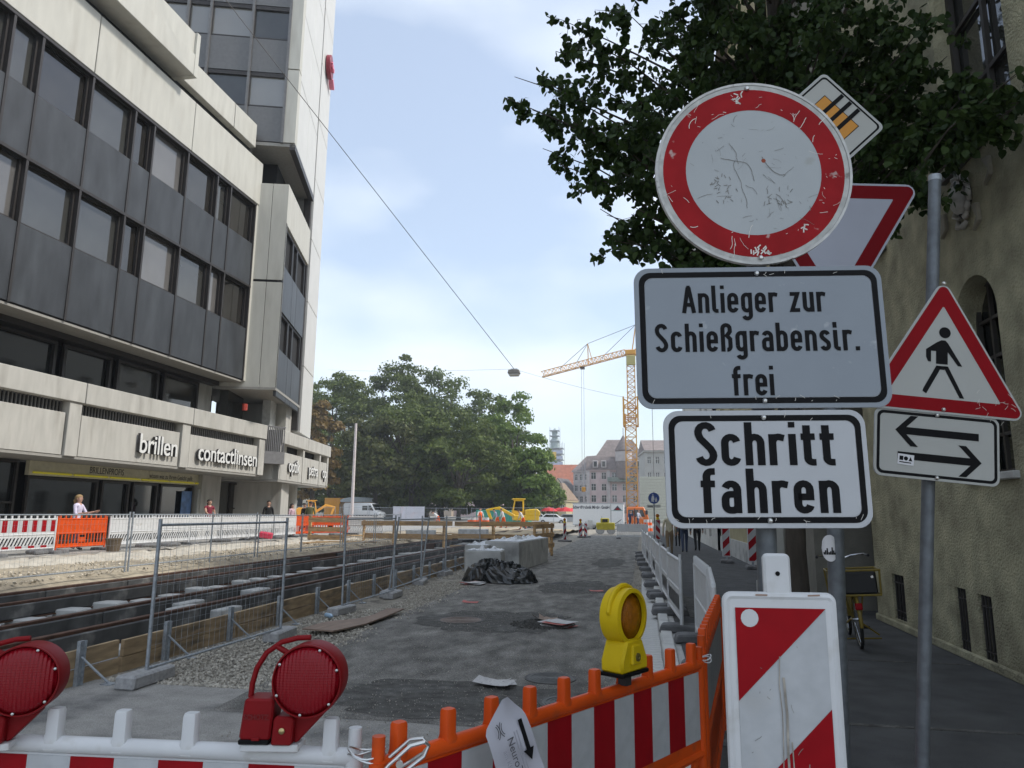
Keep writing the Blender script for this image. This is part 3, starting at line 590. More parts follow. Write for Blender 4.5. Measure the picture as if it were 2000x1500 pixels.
def red_lamp(label, loc, rz):
    t = thing('warning_lamp', label, 'warning lamp', loc, rz, 'red warning lamps on the white barrier'); r = .105; cz = .185
    MB().lathe([(r,-.055),(r+.002,-.05),(r,.035),(r*.8,.055),(0,.06)], 48, (0,0,cz), 'y').build('housing', redp, t, smooth=True)
    MB().lathe([(r-.006,-.056),(r-.004,-.062),(r-.0005,-.062),(r,-.054)], 48, (0,0,cz), 'y').build('bezel', redp, t, smooth=True)
    MB().lathe([(0,-.076),(.03,-.0755),(.06,-.073),(.085,-.068),(r-.005,-.058)], 48, (0,0,cz), 'y').build('lens', lens_r, t, smooth='all')
    for a in (20, 68, 205, 262, 318, 150): MB().lathe([(.0042,-.06),(.0042,-.065),(0,-.067)], 8, ((r-.009)*cos(R(a)),0,cz+(r-.009)*sin(R(a))), 'y').build('screw', screw_m, t)
    MB().prism(rpoly([(-.2,.012),(-.105,.012),(-.098,.13),(-.188,.13)], .012), -.045, .045).build('battery_case', redp, t, .006, True)
    MB().box(-.2,-.108,-.046,.046,.0,.014).build('case_base', blackm, t, .003)
    text('SCHOTZ', .021, M('embossed_red', (.16,.004,.006), .5), t, (-.149,-.047,.078), .002, sx=.9, bold=.0004)
    MB().box(-.16,-.135,-.05,-.044,.012,.022).build('latch', redp, t, .002)
    MB().tube([(-.185,0,.125),(-.183,0,.165),(-.172,0,.21),(-.145,0,.255),(-.1,0,.287),(-.05,0,.3),(-.01,0,.302)], .0085, 10).build('handle', redp, t, smooth=True)
    MB().tube([(-.108,0,.125),(-.116,0,.15)], .008, 8).tube([(-.115,0,.275),(-.07,0,.25)], .009, 8).build('handle_web', redp, t, smooth=True)
    MB().prism([(-.1,.0),(-.04,.0),(-.035,.075),(-.045,.082),(-.09,.082),(-.096,.07)], -.05, .03).build('clamp_block', redp, t, .004)
    MB().prism([(-.04,.0),(-.03,.0),(.05,.085),(-.02,.1),(-.04,.07)], -.02, .03).build('neck', redp, t, .004)
    MB().lathe([(.009,-.05),(.009,-.055),(.004,-.058),(0,-.058)], 10, (-.068,0,.042), 'y').build('bolt', M('brass_bolt', (.5,.4,.2), .35, .9), t, smooth=True)
    MB().box(-.195,-.02,-.04,.04,-.022,-.001).build('mount', wplast, t, .003); return t
p = AY(598, 1331, 2.14); red_lamp('red warning lamp with arched handle standing beside the orange barrier end', (p.x-.01, 2.2, p.z-.185), R(10))
p = AY(42, 1330, 2.045); red_lamp('red warning lamp at the outer end of the white barrier', (p.x-.024, 2.1, p.z-.185), R(24))
# yellow lamp
def yellow_lamp(label, loc, rz):
    t = thing('warning_lamp', label, 'warning lamp', loc, rz); yl = M('yellow_lamp_plastic', (.66,.47,.006), .5, spec=.25, var=.08, scale=8); am = M('amber_lens', (.36,.12,.004), .25, var=.25, scale=40, spec=.3)
    lens_wave(am, 200); cz = .222; r = .098
    pr = [(-.1,0),(.1,0),(.1,.05),(.075,.1),(.06,.13),(-.06,.13),(-.075,.1),(-.1,.05)]
    mb = MB(); mb.prism(pr, -.055, .055); mb.build('body', yl, t, .01, True)
    MB().lathe([(r,-.05),(r+.018,-.045),(r+.018,.045),(r,.05),(r-.002,.0),(r,-.05)], 40, (0,0,cz), 'y').build('lens_ring', yl, t, smooth=True)
    for sgn in (1,-1): MB().lathe([(0,sgn*.047),(.04,sgn*.044),(r,sgn*.03)], 40, (0,0,cz), 'y').build('lens', am, t, smooth='all')
    MB().tube([(-.113*1,0,cz+.02)]+[(.117*cos(R(a)),0,cz+.124*sin(R(a))) for a in range(170,5,-15)]+[(.113,0,cz+.02)], [.012]*13, 8).build('handle', yl, t, smooth=True)
    MB().prism([(-.04,.03),(.04,.03),(.032,.11),(-.032,.11)], -.066, -.05).build('front_cover', yl, t, .006)
    MB().lathe([(.017,-.066),(.017,-.071),(.008,-.073),(.006,-.069),(0,-.069)], 16, (.0,0,.06), 'y').build('lock', M('dark_brass', (.2,.16,.05), .5, .6), t, smooth=True)
    MB().box(-.102,.102,-.058,.058,-.014,.002).build('base_seal', blackm, t, .003); MB().box(-.02,.02,-.02,.02,-.06,-.012).build('stem', rubber, t); return t
p = AY(1217, 1314, 3.24); yellow_lamp('yellow battery lamp with amber lens on the orange barrier', (-.09, 3.24, p.z+.012), between((-.79,2.13,0),(.27,3.87,0))[0])
# beacon
def beacon(label, loc, rz, full=False, group=None, lamp=False, flip=1, hgt=1.0, zb=.3, base=True):
    t = thing('guide_beacon', label, 'beacon', loc, rz, group); w = .25
    MB().prism(rrect(w+.02, hgt, .014), -.014, .014).build('board', wplast, t, .004, True, loc=(0,0,zb+hgt/2))
    if full:
        pts = rrect(w+.014, hgt-.004, .014); MB().tube([(x,-.006,z) for x, z in pts], .011, 8, True).build('frame', wplast, t, smooth=True, loc=(0,0,zb+hgt/2))
    W = w-.026; z0, z1 = zb+.03, zb+hgt-.03; st = .26 if full else .25
    ring_ = MB().box(-W/2,W/2,-.0155,-.0145,z0,z1).build('white_foil', foil_w, t)
    i = 0; zz = z1
    def clip(poly, lo, hi):
        for s, lim in ((1,lo),(-1,hi)):
            o = []
            for j in range(len(poly)):
                a, b = poly[j-1], poly[j]; ia, ib = s*(a[1]-lim) >= 0, s*(b[1]-lim) >= 0
                if ia != ib: q = (lim-a[1])/(b[1]-a[1]); o.append((a[0]+(b[0]-a[0])*q, lim))
                if ib: o.append(b)
            poly = o
            if len(poly) < 3: return []
        return poly
    for i in range(6):
        c = z1-.0-(i*2)*st*.92; q = [(-W/2,c-W),(W/2,c),(W/2,c+st*.92),(-W/2,c+st*.92-W)]
        q = [(x*flip, z) for x, z in q]; q = clip(q, z0, z1)
        if q: MB().prism(q, -.0172, -.0162).build('red_stripe', foil_r, t)
    mb = MB(); n = 8; mb.prism(rrect(.036*1.9, .11, .014), -.011, .011); mb.build('handle', wplast, t, .006, True, loc=(0,0,zb+hgt+.05))
    if full: MB().lathe([(.006,-.0125),(0,-.0126)], 12, (0,0,zb+hgt+.055), 'y').build('handle_hole', blackm, t)
    MB().box(-.03,.03,-.025,.025,.0,zb+.02).build('stem', wplast if full else galv, t)
    MB().prism([(-.22,0),(.22,0),(.19,.1),(-.19,.1)], -.4, .4, 'xz').build('base', rubber_g, t, .02)
    if lamp:
        yl = M('yellow_lamp_plastic', (.66,.46,.008)); l_ = MB().prism([(-.08,0),(.08,0),(.055,.12),(-.055,.12)], -.05, .05).build('lamp_body', yl, t, .008, loc=(0,0,zb+hgt+.0))
        MB().lathe([(0,-.05),(.06,-.045),(.09,-.03),(.095,.03),(0,.05)], 20, (0,0,.2), 'y').build('lamp_head', M('amber_lens', (.34,.105,.004)), l_, smooth=True)
    return t
p0 = AY(1423, 1160, 2.0); p1 = AY(1632, 1160, 2.0)
t = beacon('red and white striped guide beacon in a worn white frame before the sign post', ((p0.x+p1.x)/2-.01, 2.0, .1), R(6), True, zb=(p0.z-.1)-1.0)
mb = MB()
for _ in range(40): scratch(mb, random.uniform(-.1,.1), random.uniform(.4,1.3), random.choice((.005,.01,.02)), random.random()*6, .0012, -.0185)
scratch(mb, .06, .98, .04, -1.2, .002, -.0185); scratch(mb, .075, .78, .04, -1.5, .002, -.0185); mb.build('scratches', scr, t)
mb = MB(); zt = p0.z-.1; mb.prism([(-.077+.022*cos(i*.4), zt-.055+.022*sin(i*.4)) for i in range(16)], -.0182, -.0176); mb.build('sticker_remnant', wplast, t)
mb = MB()
for x_, w_, z0, z1 in ((.0,.006,.5,1.2), (.012,.003,.55,1.05), (-.01,.0025,.7,1.25), (.05,.002,.8,1.0)): ribbon(mb, [(x_+random.gauss(0,.0015), z1-(z1-z0)*i/8) for i in range(9)], w_, -.0183, 1, 1, 0, 0)
mb.build('water_stain', M('water_stain', (.33,.3,.26), .6, var=.3, scale=30), t)
mb = MB()
for x_ in (-.06, .07): scratch(mb, x_, zt+.002, .03, 0, .004, -.0185, .1)
mb.build('scuffs', M('scuff_brown', (.3,.2,.15), .7), t)
# paper flyer tied to the orange barrier
def flyer():
    c = AY(1000, 1440, 2.43); t = thing('paper_flyer', 'crumpled white paper flyer with a black arrow hanging on the orange barrier', 'flyer', (c.x, 2.40, c.z), R(42), rot=None)
    t.rotation_euler = (R(-4), R(-19), R(40)); w_, h_ = .15, .27
    def f(u, v):
        x = (u-.5)*w_; z = (v-.5)*h_; k = max(0, v-.72)/.28; x = x*(1-.86*k)+.012*k; return (x, -.012+.012*sin(u*5+v*3)*(1-k)-.02*k+.006*sin(9*v), z)
    MB().grid(f, 12, 16).build('sheet', M('paper', (.45,.45,.5), .8, var=.06, scale=8), t, smooth='all')
    y = -.03; MB().prism([(.032,.055),(.046,.055),(.046,-.04),(.058,-.04),(.039,-.075),(.02,-.04),(.032,-.04)], y, y+.001).build('arrow', blackm, t)
    text('NeuroZe', .034, M('print_grey', (.09,.09,.1), .8), t, (-.012,y,-.045), .0006, rot=(0,R(90),0)); text('am Klinik', .022, M('print_light', (.3,.3,.34), .8), t, (-.04,y,-.05), .0006, rot=(0,R(90),0))
    mb = MB()
    for k in range(2): mb.box(.006+k*.01, .009+k*.01, y, y+.0006, -.1, .03)
    mb.build('small_print', M('print_light', (.3,.3,.34), .8), t)
    mb = MB()
    for k, (r_, a0) in enumerate(((.02,200),(.026,200),(.02,20),(.026,20))):
        cx = -.01 if a0 == 200 else -.062; ribbon(mb, arc(cx, .055, r_, r_*1.2, a0-65 if a0 == 200 else a0-75, a0+30 if a0 == 200 else a0+20), .0028, y, 1, 1, 0, 0)
    mb.build('logo', M('print_grey', (.09,.09,.1)), t)
flyer()

# ------------------------------------------------------------------ barrier rows
GL = 'barriers along the shop pavement'; y = 14.05
spec = [('stripe_slot', wplast, 'white barrier with red and white foil, farther from the orange one', 0), ('stripe_slot', wplast, 'white barrier with red and white foil next to the orange barrier', 0), ('upright', oplast, 'plain orange barrier between white ones before the shop windows', 0)]
wl = 'plain white slotted barrier in the row before the shop windows'
for kd, mt, lb, _ in spec:
    barrier(lb, GL, (-16.35, y, .43), R(90)+random.uniform(-.02,.02), mt, kd, 2.0, 10); y += 2.03
for i in range(6):
    barrier(wl, GL, (-16.35+random.uniform(-.08,.08), y, .43), R(90)+random.uniform(-.03,.03), wplast, 'slot', 2.0, 13); y += 2.06
barrier('orange barrier at the far end of the white row by the pillar', GL, (-16.4, y, .43), R(88), oplast, 'upright', 2.0, 10); y += 2.0
barrier('orange barrier turned edge on at the far corner of the row', GL, (-16.5, y, .43), R(38), oplast, 'upright', 2.0, 10)
barrier('white barrier closing the far corner of the row', GL, (-15.2, y+1.1, .43), R(20), wplast, 'slot', 2.0, 13)
GR = 'barriers along the kerb'; wr = 'white plastic barrier in the row along the kerb'
for i, (x, yy, a) in enumerate(((.53,5.95,86), (.66,7.95,90), (.5,10.5,93), (.42,12.75,92), (.33,15.0,91.5), (.3,17.2,92), (.22,19.4,91), (.16,21.6,92), (.08,23.8,91), (.02,26,91), (0,28.2,91))):
    barrier(wr if i else 'white barrier joined to the end of the orange one along the kerb', GR, (x, yy, .09), R(a), wplast, 'plain', 2.0, 14 if i < 2 else 0, True)
p = GZ(1200, 1049); barrier('white slotted barrier across the road before the box trailer', None, (-1.75, 50, 0), R(3), wplast, 'slot', 2.1, 12)
p = GZ(1420,1105); beacon('guide beacon without lamp on the right pavement', (p.x, p.y, .1), R(-4), group='beacons on the right pavement', hgt=.95, zb=.2)
p = GZ(1472,1118); beacon('guide beacon with yellow lamp by the yellow wall', (p.x, p.y, .1), R(-4), group='beacons on the right pavement', lamp=True, hgt=1.05, zb=.2)
p = GZ(1290,1052); beacon('guide beacon with yellow lamp beside the strolling walkers', (.75, 38, .1), R(20), lamp=True, flip=-1)
p = GZ(1103,1058); beacon('narrow guide beacon with lamp at the end of the timber guard', (p.x, p.y, 0), R(55), lamp=True, zb=.1)
p = GZ(1134,1050); beacon('guide beacon leaning back to back before the trailer', (p.x, p.y, 0), R(10), lamp=True, zb=.0); beacon('guide beacon tilted against its twin before the trailer', (p.x+.35, p.y+.1, 0), R(-25), flip=-1, zb=.0)

# ------------------------------------------------------------------ mesh fences
FM = {}
def fence(label, group, a, b, h, feet=True, lean=0, mesh=True):
    rz, ln = between(a, b); ln = round(ln, 1); t = thing('mesh_fence', label, 'fence', a, rz, group, rot=(lean, 0, rz))
    if (ln, h) not in FM:
        fr = [MB().tube([(0,0,.03),(0,0,h)], .019, 10).mesh('post', galv, 0, True), MB().tube([(.021,0,0),(ln-.021,0,0)], .014, 8).mesh('bar', galv, 0, True)]
        mb = MB(); n = int(ln/.1); wd = .0022
        for i in range(1, n): mb.bar((ln*i/n,0,.14), (ln*i/n,0,h-.06), wd)
        for i in range(8): mb.bar((.02,.004,.16+(h-.26)*i/7), (ln-.02,.004,.16+(h-.26)*i/7), wd)
        FM[(ln, h)] = fr+[mb.mesh('wire_mesh', galv), MB().prism([(-.32,0),(.32,0),(.3,.13),(-.3,.13)], -.11, .11).mesh('foot', kerb_m, .02)]
    q = FM[(ln, h)]
    for x in (0, ln): put('post', q[0], t, (x, 0, 0))
    for z in (.14, h-.06): put('rail', q[1], t, (0, 0, z))
    if mesh: put('wire_mesh', q[2], t)['kind'] = 'stuff'
    if feet:
        for x in (0, ln): put('foot', q[3], t, (x, 0, -.0), (0, 0, random.uniform(-.12,.12)))
    return t
GF = 'mesh fence panels beside the near track'
fence('wire mesh fence panel in front of the first plank boards', GF, (-4.88, 6.75, 0), (-4.82, 9.35, 0), 1.6)
fence('wire mesh fence panel beyond the warped board on the gravel', GF, (-5.0, 11.8, 0), (-4.95, 14.2, 0), 1.62)
fence('wire mesh fence panel leaning beside its neighbour near the black sheeting', GF, (-5.1, 14.35, 0), (-5.2, 16.8, 0), 1.6, lean=R(6))
fence('wire mesh fence panel close behind the pale concrete blocks', GF, (-5.25, 17.0, 0), (-5.3, 19.4, 0), 1.6); fence('last wire mesh fence panel before the timber guard', GF, (-5.35, 19.6, 0), (-5.5, 24.5, 0), 1.6)
GF2 = 'mesh fence panels on the sand strip'; lb = 'wire mesh fence panel standing on the sand between tracks and barriers'
for i, (y0, y1) in enumerate(((6.9, 10.4), (10.5, 13.85), (14.0, 16.95), (17.0, 19.2), (19.35, 22), (22.1, 25.2), (25.4, 28.6), (28.8, 32))):
    fence(lb, GF2, (-10.75-.02*i, y0, .36), (-10.77-.02*i, y1, .36), 1.28 if i < 4 else 1.25, feet=False)
G3 = 'mesh fences around the square'
for i, (xa, xb, yy) in enumerate(((-40,-36.6,75), (-36.5,-33.1,75), (-33,-29.6,76), (-29.5,-26,76), (-26,-22.6,78), (-22.5,-19,78), (-19,-15.6,80), (-12,-8.6,62), (-8.5,-7,58))):
    fence('distant wire mesh fence panel by the building site vehicles', G3, (xa, yy, .25), (xb, yy, .25), 1.9, feet=False)
# pale fleece, rubber feet and buckets on the sand
fle = M('site_fleece', (.46,.43,.37), .9, var=.12, scale=6, bump=.2, bscale=30, col2=(.42,.37,.3), c2scale=3)
for i, (x, y, rx, ry) in enumerate(((-14.6,15,1.0,2.2), (-14.2,18.5,1.0,2.0), (-14.6,22.5,.9,2.2), (-14.5,27,1.0,2.4), (-14.4,31.5,1.1,2))):
    def f(u, v, x=x, y=y, rx=rx, ry=ry, i=i):
        X, Y = x+(u-.5)*2*rx*(1+.6*noise.noise(V((v*4, i, 1)))+.25*noise.noise(V((v*13, i, 1)))), y+(v-.5)*2*ry*(1+.15*noise.noise(V((u*4, i, 5))))
        return (X, Y, .40+.12*abs(noise.noise(V((X*1.3, Y*1.1, i))))+.09*abs(noise.noise(V((X*2.7, Y*2.7, i+.5))))+.035*noise.noise(V((X*8, Y*8, i)))-.5*max(0, abs(u-.5)*2-.8)-.4*max(0, abs(v-.5)*2-.8))
    tag(MB().grid(f, 26, 36).build('fleece_sheet', fle, None, smooth='all'), 'rumpled off white fleece sheet spread on the sand', 'sheet', 'fleece sheets on the sand')
for i, (x, y) in enumerate(((-15.2,16.3), (-15.1,20.4), (-14.9,21.2), (-15.2,24.5), (-15.1,27), (-15,28.3), (-14.9,31), (-14.5,33), (-14.2,34.2))):
    o = MB().prism([(-.4,0),(.4,0),(.36,.1),(-.36,.1)], -.16, .16).build('rubber_block', rubber_g, None, .03, loc=(x, y, .55), rot=(random.uniform(-.1,.1), 0, random.random()*3)); tag(o, 'spare dark rubber weight block lying by the barriers', 'rubber block', 'spare rubber blocks')
b = MB().lathe([(.17,0),(.22,.34),(.235,.34),(.235,.37),(.2,.37),(.16,.04),(0,.04)], 20).build('bucket', M('bucket_brown', (.12,.09,.06), .7), None, smooth=True, loc=(-15.2, 19.0, .48)); tag(b, 'brown bucket standing before the orange barrier', 'bucket')
b = MB().box(-.25,.25,-.15,.15,0,.22).build('crate', M('pink_crate', (.6,.03,.08), .5), None, .03, loc=(-14.7,26.8,.62), rot=(0.1,.15,.4)); tag(b, 'small pink box dropped on the fleece', 'box')

# ------------------------------------------------------------------ road clutter: blocks, sheeting, boards, papers
def kblock(label, x, y, rz, sx, sy, h):
    t = thing('concrete_block', label, 'concrete block', (x, y, 0), rz, 'concrete blocks on the road edge'); MB().box(-sx/2,sx/2,-sy/2,sy/2,0,h).build('block', conc, t, .02)
    def f(u, v): return ((u-.5)*sx*.95, (v-.5)*sy*.97, h+.01+.2*max(0, noise.noise(V((u*7, v*sy*2.2, x))))*(1-abs(2*u-1)**4)*(1-abs(2*v-1)**6))
    MB().grid(f, 20, 40).build('foil_cover', M('pale_foil', (.6,.62,.64), .35, var=.1, scale=6, bump=.4, bscale=30), t, smooth=False)
kblock('square light concrete block behind the black sheeting', -4.15, 19.2, R(4), .95, .9, .7); kblock('long grey concrete block under pale foil by the timber guard', -3.98, 23.6, R(-4), 1.05, 4.4, .84)
kblock('smaller concrete block tucked against the long one', -4.75, 22.2, R(-4), .7, 2.4, .74)
def heap():
    cx, cy = -3.55, 18.0; mb = MB()
    def f(u, v):
        a = u*2*pi; r = v; X, Y = 1.02*r*cos(a), .58*r*sin(a); h = .48*(1-r**2.2)*(1-.35*cos(a)*r)
        q = V((X*1.9+.25*random.random(), Y*1.9+.25*random.random(), 3)); f1 = 1-abs(noise.noise(q*1.1)); f2 = 1-abs(noise.noise(q*2.6+V((5,1,0))))
        k = min(1, (1-r)*5+.15); X += .16*noise.noise(q*1.5+V((9,0,0))); Y += .16*noise.noise(q*1.5+V((0,9,0)))
        return (X, Y, max(.005, h*.75+k*(.3*(f1-.55)+.2*(f2-.6))))
    mb.grid(f, 64, 18); o = mb.build('plastic_sheeting', M('black_sheeting', (.012,.014,.015), .28, var=.3, scale=5, spec=.7, bump=.25, bscale=9), None, smooth=False, loc=(cx, cy, .004), rot=(0,0,R(-8)))
    tag(o, 'crumpled heap of black plastic sheeting on the road edge', 'plastic sheeting')
heap()
p0, p1 = GZ(620, 1242), GZ(772, 1200); rz, ln = between(p0, p1)
def fb(u, v): x = u*ln; z = .03+.11*abs(u-.42)**1.3+.04*v*sin(u*6); return (x, (v-.5)*.5*(1-.35*u), z)
mb = MB().grid(fb, 16, 4); o = mb.build('warped_board', M('weathered_board', (.24,.175,.135), .8, var=.2, scale=4, stretch=(.5,4,1)), None, loc=(p0.x, p0.y, 0), rot=(0,0,rz)); o.modifiers.new('thick', 'SOLIDIFY').thickness = .02
tag(o, 'warped brown board lying on the gravel beside the asphalt', 'board')
pap = M('newsprint', (.55,.54,.53), .8, var=.1, scale=30, col2=(.3,.28,.3), c2scale=25, c2lo=.6, c2hi=.65); papr = M('leaflet_red', (.5,.12,.1), .7, var=.2, scale=20)
def paper(label, px, py, w_, h_, n, rz, curl=.05, mt=None, group=None):
    p = GZ(px, py); t = thing('paper', label, 'paper', (p.x, p.y, .008), rz, group)
    for k in range(n):
        s = random.random()*9
        MB().grid(lambda u, v: ((u-.5)*w_, (v-.5)*h_, .006+k*.009+curl*(abs(2*u-1)**1.5)*(.4+.6*v)*(.6+.4*sin(s+3*u))), 10, 6).build('sheet', mt or (pap if k % 3 else papr), t, smooth='all', loc=(random.gauss(0,.05), random.gauss(0,.05), 0), rot=(0,0,random.gauss(0,.35)))
paper('curled open magazine lying on the asphalt behind the orange barrier', 968, 1340, .3, .2, 4, R(-8), .045, pap)
paper('fan of scattered newspapers right of the large manhole', 1090, 1224, .42, .3, 8, R(-20), .02); paper('crumpled leaflet beside the scattered newspapers', 1062, 1212, .3, .25, 2, R(30), .08, M('brown_paper', (.3,.22,.17), .8))
paper('single red edged leaflet near the kerb', 1162, 1156, .3, .2, 1, R(5), .02); paper('small red leaflet in the middle of the road', 920, 1178, .3, .2, 1, R(10), .03, papr)
paper('flat newspapers at the foot of the black sheeting', 922, 1142, .5, .35, 5, R(15), .02)
o = MB().lathe([(0,0),(.035,0),(.036,.15),(.03,.17),(.014,.2),(.014,.22),(0,.22)], 12).build('bottle', M('pet_bottle', (.35,.5,.65), .15, spec=.8), None, smooth=True, loc=(-5.05,11.3,.05), rot=(R(90),0,.9)); tag(o, 'crushed blue plastic bottle on the gravel by the planks', 'bottle')
for i, (x, y_, a, ln) in enumerate(((-11.6,27.5,.2,2.4), (-12.3,26.2,1.4,1.8), (-11.9,34,.1,3), (-13.2,33.2,.9,2.2), (-10.9,36,1.2,2.6), (-9.5,36.5,.15,3.2))):
    o = MB().box(-ln/2,ln/2,-.09,.09,0,.04).build('loose_board', wood, None, .004, loc=(x, y_, .47+.02*i), rot=(0,.01*i,a)); tag(o, 'loose timber board dropped on the sand near the timber guard', 'board', 'loose boards on the sand')
# timber guard
tg = thing('timber_guard', 'timber guard of wide boards on posts across the dig', 'guard rail', (0, 0, 0)); ty = 31.0
for i, (a, b, z0, hh) in enumerate(((-12.4,-8.2,1.18,.2), (-8.1,-3.95,1.2,.2), (-12.3,-8.2,.62,.22), (-8.2,-3.9,.66,.2), (-8.3,-4,.2,.18))):
    MB().obox(((a+b)/2, ty+.01*i, z0), (b-a, .035, hh), (0, random.uniform(-.01,.01), 0)).build('board', wood, tg, .004)
for x in (-12.3,-10.9,-8.6,-6.4,-4.05): MB().obox((x, ty+.08, .65), (.1,.08,1.3)).build('post', wood, tg, .004); MB().bar((x+.06, ty+.05, 1.0), (x+.25, ty-.75, .1), .06).build('strut', wood, tg)
tg2 = thing('timber_guard', 'leaning timber trestle at the end of the concrete blocks', 'guard rail', (-3.75, 28.2, 0), R(80))
for z in (.35, .75, 1.1): MB().box(-1.2,1.2,-.02,.02,z,z+.17).build('board', wood, tg2, .004)
for x in (-1.1,0,1.1): MB().box(x-.05,x+.05,.02,.1,0,1.3).build('post', wood, tg2, .004)
tg3 = thing('timber_crate', 'plywood sided box frame beside the far track', 'crate', (-13.6, 30.0, .35), R(-5))
for z in (.1,.45,.85): MB().box(-.9,.9,-.03,.03,z,z+.2).build('board', wood, tg3, .004)
for x in (-.85,.85): MB().box(x-.06,x+.06,.03,.12,0,1.15).build('post', wood, tg3, .004)
o = MB().box(-.7,.7,-.2,.2,0,.45).build('pallet_load', M('pallet_white', (.6,.62,.63), .6, var=.2, scale=6), None, .03, loc=(-10.4,33.5,.4)); tag(o, 'wrapped pale pallet load behind the timber boards', 'pallet load')
o = MB().box(-.7,.7,-.3,.3,0,.5).build('pallet_load', M('pallet_white', (.6,.62,.63)), None, .03, loc=(-8.0,34.2,.4), rot=(0,0,.1)); tag(o, 'pale bagged pallet load behind the timber guard posts', 'pallet load')

# ------------------------------------------------------------------ buildings
def window(parent, x0, x1, z0, z1, yb, fm, gm, nv=0, nh=0, fw=.06, dep=.08, name='window', blind=0):
    """frame part in a facade frame (y inward), with its pane as sub-part"""
    mb = MB(); mb.box(x0,x0+fw,yb-dep,yb,z0,z1).box(x1-fw,x1,yb-dep,yb,z0,z1).box(x0+fw,x1-fw,yb-dep,yb,z0,z0+fw).box(x0+fw,x1-fw,yb-dep,yb,z1-fw,z1)
    for i in range(nv): x = x0+(x1-x0)*(i+1)/(nv+1); mb.box(x-fw*.4,x+fw*.4,yb-dep+.01,yb,z0+fw,z1-fw)
    for i in range(nh): z = z0+(z1-z0)*(i+1)/(nh+1); mb.box(x0+fw,x1-fw,yb-dep+.013,yb-.002,z-fw*.35,z+fw*.35)
    w_ = mb.build(name, fm, parent)
    cx, cz = (x0+x1)/2, (z0+z1)/2; MB().box(x0+.02-cx,x1-.02-cx,-.009,.009,z0+.02-cz,z1-.02-cz).build('pane', gm, w_, loc=(cx, yb+.03, cz), rot=(random.gauss(0,.006), 0, random.gauss(0,.006)))
    if blind: MB().box(x0+.03,x1-.03,yb+.06,yb+.07,z1-(z1-z0)*blind,z1-.02).build('blind', glass_b, w_)
    return w_
glass_g = M('window_grey_blind', (.13,.125,.12), .06, var=.15, scale=.5, spec=.7, ior=1.6); glass_k = M('window_dark_room', (.022,.02,.017), .05, var=.4, scale=1.2, spec=.7, ior=1.6)
# office block with charcoal cladding
OB = thing('office_building', 'office block with charcoal cladding bands over a concrete shop parapet', 'building', (-18, 0, 0), R(90))
MB().box(-8, 29.6, .7, 16, 7.62, 18.9).build('core', dark_in, OB); MB().box(-8, 31.5, 2.6, 16, .43, 7.6).build('lower_core', dark_in, OB)
ms = [29.75]
while ms[-1] > 2: ms.append(ms[-1]-(2.1, 1.05, 2.1)[(len(ms)-1) % 3])
ms = ms[::-1]
for z0, z1 in ((12.05, 14.2), (7.6, 10.05)):
    for a, b in zip(ms, ms[1:]): MB().box(a+.02, b-.02, .0, .12, z0+.02, z1-.02).build('cladding_panel', darkp, OB, .01)
for z0, z1 in ((14.2, 16.15), (10.05, 12.05)):
    for i, (a, b) in enumerate(zip(ms, ms[1:])): window(OB, a+.05, b-.05, z0, z1, .22, brnz, random.choice((glass, glass, glass_g, glass_k)), fw=.07, dep=.1)
for z0, z1 in ((7.6, 16.1),):
    for a in ms: MB().box(a-.045, a+.045, -.03, .2, z0, z1).build('mullion', brnz, OB)
for z in (12.02, 16.12): MB().box(ms[0], 29.8, -.04, .5, z, z+.1).build('sill_rail', brnz, OB)
MB().box(29.8, 30.05, -.02, 2.0, 7.58, 18.4).build('end_wall', cream, OB)
for a, b in ((2.95,8.3), (8.35,13.75), (13.8,19.18), (19.22,24.58), (24.62,30.06)): MB().box(a, b, -.06, .25, 16.24, 18.42).build('white_panel', cream, OB, .015)
MB().box(-8, 29.8, .05, 1.0, 7.5, 7.58).build('soffit', soff, OB); MB().box(-8, 29.6, .3, .69, 18.42, 18.9).build('recess', dark_in, OB)
MB().box(-8, 29.5, 1.0, 1.9, 7.3, 7.5).build('soffit_beam', brnz, OB)
for a, b in ((2, 12.2), (12.25, 23.55)):
    MB().box(a, b, -.68, 1.2, 18.85, 19.75).build('terrace_parapet', cream, OB, .015); MB().box(a, b, -.6, 1.1, 19.8, 20.7).build('terrace_parapet', cream, OB, .015)
MB().box(23.4, 23.62, -.7, 1.2, 18.83, 20.72).build('parapet_end', cream, OB)
for a, b in ((18.0, 27.45), (27.5, 29.35)): MB().box(a, b, .0, 1.15, 18.93, 20.12).build('terrace_parapet', cream, OB, .015)
MB().box(-8, 19, 1.3, 1.5, 18.9, 26).build('upper_wall', darkp, OB)
# windows of the recessed second storey
for i, (a, b) in enumerate(((11.5,14.5), (14.8,17.6), (17.9,20.6), (20.9,23.2), (23.5,25.9), (26.2,28.6))):
    window(OB, a, b, 5.0, 7.28, 1.5, brnz, shopg if i < 4 else glass, fw=.12, dep=.12)
MB().box(28.6, 29.6, 1.4, 2.0, 5, 7.5).build('pillar', creamd, OB)
